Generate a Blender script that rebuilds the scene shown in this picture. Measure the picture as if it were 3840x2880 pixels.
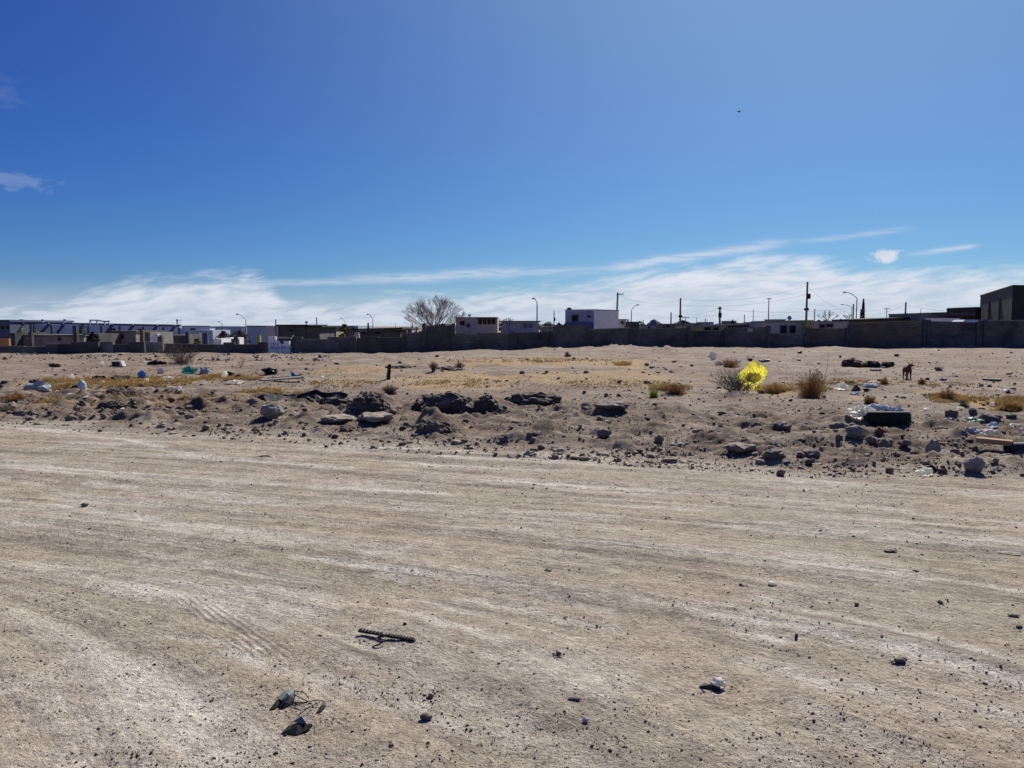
import bpy, bmesh, math, random
import numpy as np
from mathutils import Vector, Matrix, noise as mnoise

for o in list(bpy.data.objects):
    bpy.data.objects.remove(o)
scene = bpy.context.scene
COL = scene.collection
random.seed(7)
RNG = np.random.RandomState(11)

# ------------------------------------------------------------------ camera, sky, sun, exposure
F = 2793.0                      # focal length in units of a 3840 wide frame
CAM_Z = 1.6
HORIZON = 1222.0
PITCH = math.atan((1440 - HORIZON) / F)
cam_data = bpy.data.cameras.new('camera')
cam = bpy.data.objects.new('camera', cam_data)
COL.objects.link(cam)
cam.location = (0, 0, CAM_Z)
cam.rotation_euler = (math.pi / 2 - PITCH, 0, 0)
cam_data.sensor_width = 36.0
cam_data.lens = F / 3840 * 36.0
cam_data.clip_start = 0.05
cam_data.clip_end = 9000
scene.camera = cam

SUN_AZ, SUN_EL = math.radians(24), math.radians(40)
SKY_STRENGTH = 0.066
world = bpy.data.worlds.new('World')
scene.world = world
world.use_nodes = True
NT = world.node_tree
for n in list(NT.nodes):
    NT.nodes.remove(n)


def wn(t, **kw):
    n = NT.nodes.new(t)
    for k, v in kw.items():
        setattr(n, k, v)
    return n


def wl(a, b):
    NT.links.new(a, b)


def wmath(op, a, b=None, c=None, clamp=False):
    n = wn('ShaderNodeMath', operation=op)
    n.use_clamp = clamp
    for i, v in enumerate((a, b, c)):
        if v is None:
            continue
        if isinstance(v, (int, float)):
            n.inputs[i].default_value = v
        else:
            wl(v, n.inputs[i])
    return n.outputs[0]


def wsmooth(x, lo, hi):
    n = wn('ShaderNodeMapRange', interpolation_type='SMOOTHSTEP')
    wl(x, n.inputs[0])
    n.inputs[1].default_value = lo
    n.inputs[2].default_value = hi
    return n.outputs[0]


def wnoise(vec, scale, detail=5, rough=0.55, dist=0.0):
    n = wn('ShaderNodeTexNoise')
    wl(vec, n.inputs['Vector'])
    n.inputs['Scale'].default_value = scale
    n.inputs['Detail'].default_value = detail
    n.inputs['Roughness'].default_value = rough
    n.inputs['Distortion'].default_value = dist
    return n.outputs[0]


sky = wn('ShaderNodeTexSky')
sky.sky_type = 'NISHITA'
sky.sun_disc = False
sky.sun_elevation = SUN_EL
sky.sun_rotation = SUN_AZ
sky.altitude = 1100
sky.air_density = 1.0
sky.dust_density = 0.2
sky.ozone_density = 3.0
tc = wn('ShaderNodeTexCoord')
sep = wn('ShaderNodeSeparateXYZ')
wl(tc.outputs['Generated'], sep.inputs[0])
az = wmath('ARCTAN2', sep.outputs[0], sep.outputs[1])
el = wmath('ARCSINE', sep.outputs[2])


def wvec(x, y, z=0.0):
    n = wn('ShaderNodeCombineXYZ')
    for i, v in enumerate((x, y, z)):
        if isinstance(v, (int, float)):
            n.inputs[i].default_value = v
        else:
            wl(v, n.inputs[i])
    return n.outputs[0]


# height of the far cloud bank along the horizon
mr = wn('ShaderNodeMapRange')
wl(az, mr.inputs[0])
mr.inputs[1].default_value = -0.8
mr.inputs[2].default_value = 0.8
fc = wn('ShaderNodeFloatCurve')
wl(mr.outputs[0], fc.inputs[1])
PTS = [(-.8, .03), (-.602, .024), (-.5, .043), (-.40, .058), (-.34, .062), (-.30, .045), (-.252, .034), (-.16, .038),
       (-.06, .040), (.03, .050), (.10, .056), (.17, .066), (.25, .078), (.31, .083), (.369, .082), (.42, .066),
       (.514, .064), (.602, .056), (.8, .055)]
cm = fc.mapping
cu = cm.curves[0]
while len(cu.points) > 2:
    cu.points.remove(cu.points[1])
for i, (a, e) in enumerate(PTS):
    x, y = (a + .8) / 1.6, e / .12
    if i == 0:
        cu.points[0].location = (x, y)
    elif i == len(PTS) - 1:
        cu.points[-1].location = (x, y)
    else:
        cu.points.new(x, y)
cm.update()
top = wmath('MULTIPLY', fc.outputs[0], .12)
warp = wnoise(wvec(wmath('MULTIPLY', az, 5), wmath('MULTIPLY', el, 14), 3.7), 1.0, 3)
elw = wmath('ADD', el, wmath('MULTIPLY', wmath('SUBTRACT', warp, .5), .035))
# streaks tilt up to the right, as the wind has drawn them out
elt = wmath('SUBTRACT', elw, wmath('MULTIPLY', az, .10))
n1 = wnoise(wvec(wmath('MULTIPLY', az, 9), wmath('MULTIPLY', elt, 46)), 1.0, 7, .58, .4)
n2 = wnoise(wvec(wmath('MULTIPLY', az, 26), wmath('MULTIPLY', elt, 120), 5.1), 1.0, 5, .6)
edge = wmath('ADD', wmath('SUBTRACT', wmath('ADD', top, .004), el),
             wmath('ADD', wmath('MULTIPLY', wmath('SUBTRACT', n1, .5), .052),
                   wmath('MULTIPLY', wmath('SUBTRACT', n2, .5), .026)))
bank = wsmooth(edge, -.008, .024)
holes = wmath('ADD', .74, wmath('MULTIPLY', wsmooth(n2, .30, .56), .26))
bank = wmath('MULTIPLY', bank, holes)
low = wmath('MULTIPLY', wsmooth(el, .060, .0), .62)            # dusty air low down
mask = wmath('MAXIMUM', bank, low)


def streak(a0, a1, e0, slope, width, amt, curve=0.0, k=60):
    da = wmath('SUBTRACT', az, a0)
    line = wmath('ADD', wmath('ADD', e0, wmath('MULTIPLY', da, slope)), wmath('MULTIPLY', wmath('MULTIPLY', da, da), curve))
    nz = wnoise(wvec(wmath('MULTIPLY', az, 14), wmath('MULTIPLY', el, 20), a0 * 9), 1.0, 4)
    d = wmath('DIVIDE', wmath('ADD', wmath('SUBTRACT', el, line), wmath('MULTIPLY', wmath('SUBTRACT', nz, .5), width * 1.6)), width)
    g = wmath('POWER', 2.718, wmath('MULTIPLY', wmath('MULTIPLY', d, d), -1))
    win = wmath('MULTIPLY', wsmooth(az, a0 - .01, a0 + (a1 - a0) * .5), wsmooth(az, a1, a0 + (a1 - a0) * .82))
    tex = wsmooth(wnoise(wvec(wmath('MULTIPLY', az, k * .5), wmath('MULTIPLY', el, k * 5), 2.2), 1.0, 4), .25, .6)
    return wmath('MULTIPLY', wmath('MULTIPLY', g, win), wmath('MULTIPLY', wmath('ADD', .35, wmath('MULTIPLY', tex, .65)), amt))


def puff(a, e, ra, re, amt):
    nz = wnoise(wvec(wmath('MULTIPLY', az, 60), wmath('MULTIPLY', el, 110), a), 1.0, 4, .6)
    x = wmath('DIVIDE', wmath('SUBTRACT', az, a), ra)
    y = wmath('DIVIDE', wmath('SUBTRACT', el, e), re)
    r = wmath('SQRT', wmath('ADD', wmath('MULTIPLY', x, x), wmath('MULTIPLY', y, y)))
    r = wmath('ADD', r, wmath('MULTIPLY', wmath('SUBTRACT', nz, .5), 2.4))
    return wmath('MULTIPLY', wsmooth(r, 1.15, .35), amt)


extra = [streak(.02, .375, .062, .125, .0058, .66), streak(.32, .50, .1005, .075, .0032, .34),
         streak(-.30, .05, .052, .065, .0065, .60), streak(-.12, .10, .060, .07, .0040, .45),
         streak(.48, .56, .083, .09, .0028, .60),
         puff(.462, .0825, .019, .0075, .95), puff(-.59, .158, .05, .011, .14), puff(-.61, .25, .04, .02, .05), streak(-.40, -.16, .049, .05, .0040, .50), streak(-.05, .14, .070, .03, .0035, .35)]
for m in extra:
    mask = wmath('MAXIMUM', mask, m)
cloud_rgb = wn('ShaderNodeMixRGB')
wl(wmath('ADD', wmath('MULTIPLY', wsmooth(el, 0.0, .075), .45), wmath('MULTIPLY', wsmooth(wmath('ADD', wmath('MULTIPLY', n1, .6), wmath('MULTIPLY', n2, .4)), .38, .60), .55)), cloud_rgb.inputs[0])
cloud_rgb.inputs[1].default_value = (5.2, 6.1, 7.4, 1)
cloud_rgb.inputs[2].default_value = (7.9, 8.3, 9.2, 1)
# the clear dry air: a deeper blue than the bare model gives, and the pale glare round the sun
sc_rgb = wn('ShaderNodeSeparateColor')
wl(sky.outputs[0], sc_rgb.inputs[0])
SKY_K, SKY_G = (.105, .22, .98), (1.55, 1.35, .85)
chan = [wmath('MULTIPLY', wmath('POWER', sc_rgb.outputs[i], SKY_G[i]), SKY_K[i]) for i in range(3)]
dp = wn('ShaderNodeVectorMath', operation='DOT_PRODUCT')
wl(tc.outputs['Generated'], dp.inputs[0])
dp.inputs[1].default_value = (math.sin(SUN_AZ) * math.cos(SUN_EL), math.cos(SUN_AZ) * math.cos(SUN_EL), math.sin(SUN_EL))
glare = wmath('POWER', wmath('MAXIMUM', dp.outputs['Value'], 0), 6)
GLARE = (2.2, 3.05, 2.15)
chan = [wmath('ADD', c, wmath('MULTIPLY', glare, g)) for c, g in zip(chan, GLARE)]
cc = wn('ShaderNodeCombineColor')
for i in range(3):
    wl(chan[i], cc.inputs[i])
mixc = wn('ShaderNodeMixRGB')
wl(mask, mixc.inputs[0])
wl(cc.outputs[0], mixc.inputs[1])
wl(cloud_rgb.outputs[0], mixc.inputs[2])
bg = wn('ShaderNodeBackground')
bg.inputs[1].default_value = SKY_STRENGTH
wl(mixc.outputs[0], bg.inputs[0])
wo = wn('ShaderNodeOutputWorld')
wl(bg.outputs[0], wo.inputs[0])

sun_data = bpy.data.lights.new('sun', 'SUN')
sun_data.energy = 4.6
sun_data.angle = math.radians(.53)
sun_data.color = (1.0, .955, .88)
sun = bpy.data.objects.new('sun', sun_data)
COL.objects.link(sun)
SUNV = Vector((math.sin(SUN_AZ) * math.cos(SUN_EL), math.cos(SUN_AZ) * math.cos(SUN_EL), math.sin(SUN_EL)))
sun.rotation_euler = (-SUNV).to_track_quat('-Z', 'Y').to_euler()
sun.location = SUNV * 300

vs = scene.view_settings
vs.view_transform = 'Standard'
vs.look = 'None'
vs.exposure = 0.53
vs.gamma = 1.0
vs.use_curve_mapping = False

# ------------------------------------------------------------------ numeric helpers
PERM = RNG.permutation(512)
GR = RNG.uniform(0, 2 * math.pi, 512)
GX, GY = np.cos(GR), np.sin(GR)


def perlin(x, y, seed=0):
    x = np.asarray(x, float) + seed * 17.37
    y = np.asarray(y, float) + seed * 9.71
    xi = np.floor(x).astype(np.int64)
    yi = np.floor(y).astype(np.int64)
    xf, yf = x - xi, y - yi
    u = xf ** 3 * (xf * (xf * 6 - 15) + 10)
    v = yf ** 3 * (yf * (yf * 6 - 15) + 10)

    def g(ix, iy, dx, dy):
        h = PERM[(PERM[ix & 511] + iy) & 511]
        return GX[h] * dx + GY[h] * dy
    a = g(xi, yi, xf, yf)
    b = g(xi + 1, yi, xf - 1, yf)
    c = g(xi, yi + 1, xf, yf - 1)
    d = g(xi + 1, yi + 1, xf - 1, yf - 1)
    return (a + u * (b - a) + v * (c + u * (d - c) - (a + u * (b - a)))) * 1.5


def fbm(x, y, oct=4, seed=0, gain=.5):
    s, a = 0, 1.0
    for i in range(oct):
        s = s + a * perlin(np.asarray(x) * 2 ** i, np.asarray(y) * 2 ** i, seed + i)
        a *= gain
    return s


def ss(lo, hi, x):
    t = np.clip((np.asarray(x, float) - lo) / (hi - lo), 0, 1)
    return t * t * (3 - 2 * t)


_wy = np.linspace(0, 60, 1201)
_ww = np.interp(_wy, [0, 2.5, 3.6, 4.7, 6, 9, 12, 60], [.8, .9, 1.25, 2.5, 3.1, 3.7, 4, 5])
_wi = np.concatenate([[0], np.cumsum((_ww[1:] + _ww[:-1]) * .5 * (_wy[1] - _wy[0]))])


def tracks(X, Y):
    """across and along coordinates of the wheel tracks that fan over the road"""
    t = X + np.interp(Y, _wy, _wi)
    return t, X - .3 * Y


def edge_y(X):
    X = np.asarray(X, float)
    return 9.45 - .35 * X + .30 * perlin(X * .4, X * 0 + 3) + .14 * perlin(X * 1.7, X * 0 + 8)


def side(X, Y):
    return (np.asarray(Y, float) - edge_y(X)) / 1.06


# the lot drops away behind its far edge on the left
def drop(X, Y):
    a = np.asarray(X, float) / np.maximum(np.asarray(Y, float), 1)
    return -3.6 * ss(41.5, 74, Y) * ss(-.07, -.17, a)


# lumps of dark earth on the lot: x, y (photo), half width, half depth (m), height
MOUNDS = []


def height(X, Y):
    X = np.asarray(X, float)
    Y = np.asarray(Y, float)
    s = side(X, Y)
    t, a = tracks(X, Y)
    road = 1 - ss(-.3, .5, s)
    near = 1 - ss(14, 22, Y)
    z = road * (.022 * perlin(t * .55, a * .22, 1) + .016 * perlin(t * 1.5, a * .35, 2) + .008 * perlin(t * 4, a * .8, 3)
                + near * (.007 * perlin(X * 3.1, Y * 3.1, 14) + .008 * perlin(X * 7, Y * 7, 4) + .0055 * np.abs(perlin(X * 16, Y * 16, 5))))
    berm = ss(-.1, .7, s) * (1 - ss(3.5, 8.5, s))
    rough = fbm(X * 2.3, Y * 2.3, 3, 6)
    big = fbm(X * .8, Y * .9, 2, 9)
    z = z + berm * (.03 + .09 * big + (.035 + .06 * ss(-.2, .6, big)) * np.maximum(rough, -.15) + .035 * np.abs(perlin(X * 5, Y * 5, 12))
                    + (.10 + .06 * ss(-1, -4, X)) * ss(-.4, .6, fbm(X * .35, Y * .5, 2, 44)) * np.maximum(fbm(X * 1.5 - .3 * Y, s * 3.4, 2, 43), -.1)
                    + near * .034 * np.maximum(perlin(X * 11, Y * 11, 13), 0))
    lot = ss(.5, 3, s) * (1 - ss(60, 90, Y))
    z = z + lot * (.07 * perlin(X * .3, Y * .3, 15) + .07 * perlin(X * .9, Y * .6, 16) + .05 * np.maximum(perlin(X * 1.9, Y * 1.2, 17), 0))
    z = z + ss(22, 44, Y) * (1 - ss(46, 60, Y)) * .10 * perlin(X * .25, Y * .2, 18)
    for mx, my, rx, ry, mh in MOUNDS:
        q = ((X - mx) / rx) ** 2 + ((Y - my) / ry) ** 2
        z = z + mh * np.exp(-q * 1.4) * (1 + .5 * rough)
    return z + drop(X, Y)


CP, SP = math.cos(PITCH), math.sin(PITCH)


def ray(px, py):
    u = (np.asarray(px, float) - 1920) / F
    v = (1440 - np.asarray(py, float)) / F
    return u, CP + v * SP, -SP + v * CP


def at_depth(px, py, Y):
    """the world point seen at a spot of the photo, Y metres ahead"""
    dx, dy, dz = ray(px, py)
    k = Y / dy
    return Vector((float(dx * k), float(Y), float(CAM_Z + dz * k)))


def ground_many(px, py):
    dx, dy, dz = ray(px, py)
    dz = np.minimum(dz, -.004)
    z = np.zeros_like(dx)
    for i in range(5):
        k = (z - CAM_Z) / dz
        z = .5 * z + .5 * height(dx * k, dy * k) if i < 4 else height(dx * k, dy * k)
    return dx * k, dy * k, z


def gp(px, py):
    x, y, z = ground_many(np.array([float(px)]), np.array([float(py)]))
    return Vector((float(x[0]), float(y[0]), float(z[0])))


def hz(x, y):
    return float(height(np.array([x]), np.array([y]))[0])


# ------------------------------------------------------------------ materials
MATS = {}


def mat(name, c1, c2=None, scale=6.0, rough=.9, bump=0.0, bscale=None, spec=.25, stretch=(1, 1, 1), trans=0.0, metal=0.0,
        brick=False, lo=.35, hi=.65, dust=0.0):
    if name in MATS:
        return MATS[name]
    m = bpy.data.materials.new(name)
    m.use_nodes = True
    nt = m.node_tree
    b = nt.nodes['Principled BSDF']
    b.inputs['Roughness'].default_value = rough
    b.inputs['Specular IOR Level'].default_value = spec
    b.inputs['Metallic'].default_value = metal
    c2 = c2 or tuple(x * .7 for x in c1)
    g = nt.nodes.new('ShaderNodeNewGeometry')
    mp = nt.nodes.new('ShaderNodeMapping')
    mp.inputs['Scale'].default_value = stretch
    nt.links.new(g.outputs['Position'], mp.inputs[0])
    nz = nt.nodes.new('ShaderNodeTexNoise')
    nz.inputs['Scale'].default_value = scale
    nz.inputs['Detail'].default_value = 6
    nz.inputs['Roughness'].default_value = .62
    nt.links.new(mp.outputs[0], nz.inputs['Vector'])
    mr = nt.nodes.new('ShaderNodeMapRange')
    mr.inputs[1].default_value = lo
    mr.inputs[2].default_value = hi
    nt.links.new(nz.outputs[0], mr.inputs[0])
    mx = nt.nodes.new('ShaderNodeMixRGB')
    nt.links.new(mr.outputs[0], mx.inputs[0])
    mx.inputs[1].default_value = (*c1, 1)
    mx.inputs[2].default_value = (*c2, 1)
    col = mx.outputs[0]
    hgt = None
    if brick:                                   # courses of concrete block
        sp = nt.nodes.new('ShaderNodeSeparateXYZ')
        nt.links.new(g.outputs['Position'], sp.inputs[0])
        ad = nt.nodes.new('ShaderNodeMath')
        ad.operation = 'MULTIPLY_ADD'
        nt.links.new(sp.outputs[1], ad.inputs[0])
        ad.inputs[1].default_value = .7
        nt.links.new(sp.outputs[0], ad.inputs[2])
        cb = nt.nodes.new('ShaderNodeCombineXYZ')
        nt.links.new(ad.outputs[0], cb.inputs[0])
        nt.links.new(sp.outputs[2], cb.inputs[1])
        bk = nt.nodes.new('ShaderNodeTexBrick')
        bk.inputs['Scale'].default_value = 1.0
        bk.inputs['Brick Width'].default_value = .42
        bk.inputs['Row Height'].default_value = .21
        bk.inputs['Mortar Size'].default_value = .012
        bk.inputs['Color1'].default_value = (1, 1, 1, 1)
        bk.inputs['Color2'].default_value = (.78, .76, .74, 1)
        bk.inputs['Mortar'].default_value = (.62, .6, .58, 1)
        nt.links.new(cb.outputs[0], bk.inputs['Vector'])
        mm = nt.nodes.new('ShaderNodeMixRGB')
        mm.blend_type = 'MULTIPLY'
        mm.inputs[0].default_value = 1
        nt.links.new(col, mm.inputs[1])
        nt.links.new(bk.outputs[0], mm.inputs[2])
        col = mm.outputs[0]
    if dust:                                    # soil settled on what faces up
        sn = nt.nodes.new('ShaderNodeSeparateXYZ')
        nt.links.new(g.outputs['Normal'], sn.inputs[0])
        r1 = nt.nodes.new('ShaderNodeMapRange')
        r1.interpolation_type = 'SMOOTHSTEP'
        nt.links.new(sn.outputs[2], r1.inputs[0])
        r1.inputs[1].default_value, r1.inputs[2].default_value = .30, .95
        nd = nt.nodes.new('ShaderNodeTexNoise')
        nd.inputs['Scale'].default_value = scale * 1.7
        nd.inputs['Detail'].default_value = 5
        nt.links.new(g.outputs['Position'], nd.inputs['Vector'])
        r2 = nt.nodes.new('ShaderNodeMapRange')
        nt.links.new(nd.outputs[0], r2.inputs[0])
        r2.inputs[1].default_value, r2.inputs[2].default_value = .38, .58
        md = nt.nodes.new('ShaderNodeMath')
        md.operation = 'MULTIPLY'
        nt.links.new(r1.outputs[0], md.inputs[0])
        nt.links.new(r2.outputs[0], md.inputs[1])
        me_ = nt.nodes.new('ShaderNodeMath')
        me_.operation = 'MULTIPLY'
        nt.links.new(md.outputs[0], me_.inputs[0])
        me_.inputs[1].default_value = dust
        mxd = nt.nodes.new('ShaderNodeMixRGB')
        nt.links.new(me_.outputs[0], mxd.inputs[0])
        nt.links.new(col, mxd.inputs[1])
        mxd.inputs[2].default_value = (.30, .245, .19, 1)
        col = mxd.outputs[0]
    nt.links.new(col, b.inputs['Base Color'])
    if bump:
        nb = nt.nodes.new('ShaderNodeTexNoise')
        nb.inputs['Scale'].default_value = bscale or scale * 4
        nb.inputs['Detail'].default_value = 5
        nt.links.new(mp.outputs[0], nb.inputs['Vector'])
        bp = nt.nodes.new('ShaderNodeBump')
        bp.inputs['Strength'].default_value = 1.0
        bp.inputs['Distance'].default_value = bump
        nt.links.new(nb.outputs[0], bp.inputs['Height'])
        nt.links.new(bp.outputs[0], b.inputs['Normal'])
    if trans:
        tr = nt.nodes.new('ShaderNodeBsdfTranslucent')
        nt.links.new(col, tr.inputs[0])
        ms = nt.nodes.new('ShaderNodeMixShader')
        ms.inputs[0].default_value = trans
        nt.links.new(b.outputs[0], ms.inputs[1])
        nt.links.new(tr.outputs[0], ms.inputs[2])
        nt.links.new(ms.outputs[0], nt.nodes['Material Output'].inputs[0])
    MATS[name] = m
    return m


# ------------------------------------------------------------------ mesh helpers
class MB:
    def __init__(self):
        self.v, self.f = [], []

    def add(self, vs, fs):
        k = len(self.v)
        self.v += [tuple(p) for p in vs]
        self.f += [tuple(i + k for i in q) for q in fs]
        return self

    def box(self, c, size, rz=0.0, tilt=None):
        c = Vector(c)
        R = Matrix.Rotation(rz, 3, 'Z')
        if tilt is not None:
            R = R @ tilt
        vs = []
        for sx in (-.5, .5):
            for sy in (-.5, .5):
                for sz in (-.5, .5):
                    vs.append(c + R @ Vector((sx * size[0], sy * size[1], sz * size[2])))
        return self.add(vs, [(0, 1, 3, 2), (4, 6, 7, 5), (0, 4, 5, 1), (2, 3, 7, 6), (0, 2, 6, 4), (1, 5, 7, 3)])

    def hexa(self, lo4, hi4):
        return self.add(list(lo4) + list(hi4), [(3, 2, 1, 0), (4, 5, 6, 7), (0, 1, 5, 4), (1, 2, 6, 5), (2, 3, 7, 6), (3, 0, 4, 7)])

    def prism(self, foot, z0, z1):
        """foot: (x, y) corners anticlockwise seen from above; z1 one number or one per corner"""
        n = len(foot)
        zt = z1 if hasattr(z1, '__len__') else [z1] * n
        vs = [(x, y, z0) for x, y in foot] + [(x, y, z) for (x, y), z in zip(foot, zt)]
        fs = [tuple(reversed(range(n))), tuple(range(n, 2 * n))]
        fs += [(i, (i + 1) % n, n + (i + 1) % n, n + i) for i in range(n)]
        return self.add(vs, fs)

    def tube(self, pts, radii, n=6, cap=True):
        pts = [Vector(p) for p in pts]
        if not hasattr(radii, '__len__'):
            radii = [radii] * len(pts)
        rings = []
        for i, p in enumerate(pts):
            d = (pts[min(i + 1, len(pts) - 1)] - pts[max(i - 1, 0)])
            if d.length < 1e-9:
                d = Vector((0, 0, 1))
            d.normalize()
            ref = Vector((0, 0, 1)) if abs(d.z) < .9 else Vector((1, 0, 0))
            a = d.cross(ref).normalized()
            b = d.cross(a)
            rings.append([p + (a * math.cos(2 * math.pi * k / n) + b * math.sin(2 * math.pi * k / n)) * radii[i] for k in range(n)])
        vs = [q for r in rings for q in r]
        fs = []
        for i in range(len(pts) - 1):
            for k in range(n):
                fs.append((i * n + k, i * n + (k + 1) % n, (i + 1) * n + (k + 1) % n, (i + 1) * n + k))
        if cap:
            fs.append(tuple(reversed(range(n))))
            fs.append(tuple((len(pts) - 1) * n + k for k in range(n)))
        return self.add(vs, fs)

    def mesh(self, name, material, smooth=False):
        me = bpy.data.meshes.new(name)
        me.from_pydata(self.v, [], self.f)
        me.materials.append(material)
        if smooth:
            me.polygons.foreach_set('use_smooth', [True] * len(me.polygons))
        me.update()
        return me

    def build(self, name, material, parent=None, smooth=False):
        """vertices are in world space unless the object gets a parent: then they are moved to the parent's frame"""
        if parent is not None:
            inv = PINV[parent]
            self.v = [tuple(inv @ Vector(p)) for p in self.v]
        o = bpy.data.objects.new(name, self.mesh(name, material, smooth))
        COL.objects.link(o)
        o.parent = parent
        if parent is not None:
            PINV[o] = PINV[parent]
        return o


PINV = {}


def tag(o, label, cat, group=None, kind=None):
    if label:
        o['label'] = label
    if cat:
        o['category'] = cat
    if group:
        o['group'] = group
    if kind:
        o['kind'] = kind
    return o


def thing(name, label, cat, loc, group=None):
    o = bpy.data.objects.new(name, None)
    o.empty_display_size = .2
    COL.objects.link(o)
    o.location = loc
    PINV[o] = Matrix.Translation(-Vector(loc))
    return tag(o, label, cat, group)


def single(mb, name, label, cat, material, base=None, group=None, smooth=False, kind=None):
    """a thing that is one mesh, its origin at its base"""
    if base is None:
        a = np.array(mb.v)
        base = ((a[:, 0].min() + a[:, 0].max()) / 2, (a[:, 1].min() + a[:, 1].max()) / 2, a[:, 2].min())
    b = Vector(base)
    mb.v = [tuple(Vector(p) - b) for p in mb.v]
    o = bpy.data.objects.new(name, mb.mesh(name, material, smooth))
    COL.objects.link(o)
    o.location = b
    PINV[o] = Matrix.Translation(-b)
    return tag(o, label, cat, group, kind)


def ico(sub, seed, amp=.35, freq=1.1, fine=.12, sharp=0.0, asp=(1, 1, 1)):
    bm = bmesh.new()
    bmesh.ops.create_icosphere(bm, subdivisions=sub, radius=1)
    off = Vector((seed * 3.17, seed * 1.31, seed * 7.7))
    vs = []
    for v in bm.verts:
        p = v.co.copy()
        q = Vector((p.x * asp[0], p.y * asp[1], p.z * asp[2]))
        k = 1 + amp * mnoise.noise(q * freq + off) + fine * mnoise.noise(q * 3.3 + off)
        if sharp:
            k += sharp * (abs(mnoise.noise(q * 2.6 + off * 2)) - .25)
        vs.append(p * k)
    fs = [tuple(v.index for v in f.verts) for f in bm.faces]
    bm.free()
    return vs, fs


def blob(mb, c, size, seed, sub=2, amp=.35, freq=1.1, fine=.12, sharp=0.0, rz=0.0, flat=None, tilt=0.0):
    mxs = min(max(size), 2.2 * min(size))
    vs, fs = ico(sub, seed, amp, freq, fine, sharp, tuple(q / mxs for q in size) if max(size) > 2.2 * min(size) else (1, 1, 1))
    R = Matrix.Rotation(rz, 3, 'Z') @ Matrix.Rotation(tilt, 3, 'Y')
    out = []
    for p in vs:
        q = Vector((p.x * size[0], p.y * size[1], p.z * size[2]))
        if flat is not None and q.z < -flat * size[2]:
            q.z = -flat * size[2] + (q.z + flat * size[2]) * .2
        out.append(Vector(c) + R @ q)
    return mb.add(out, fs)
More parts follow.
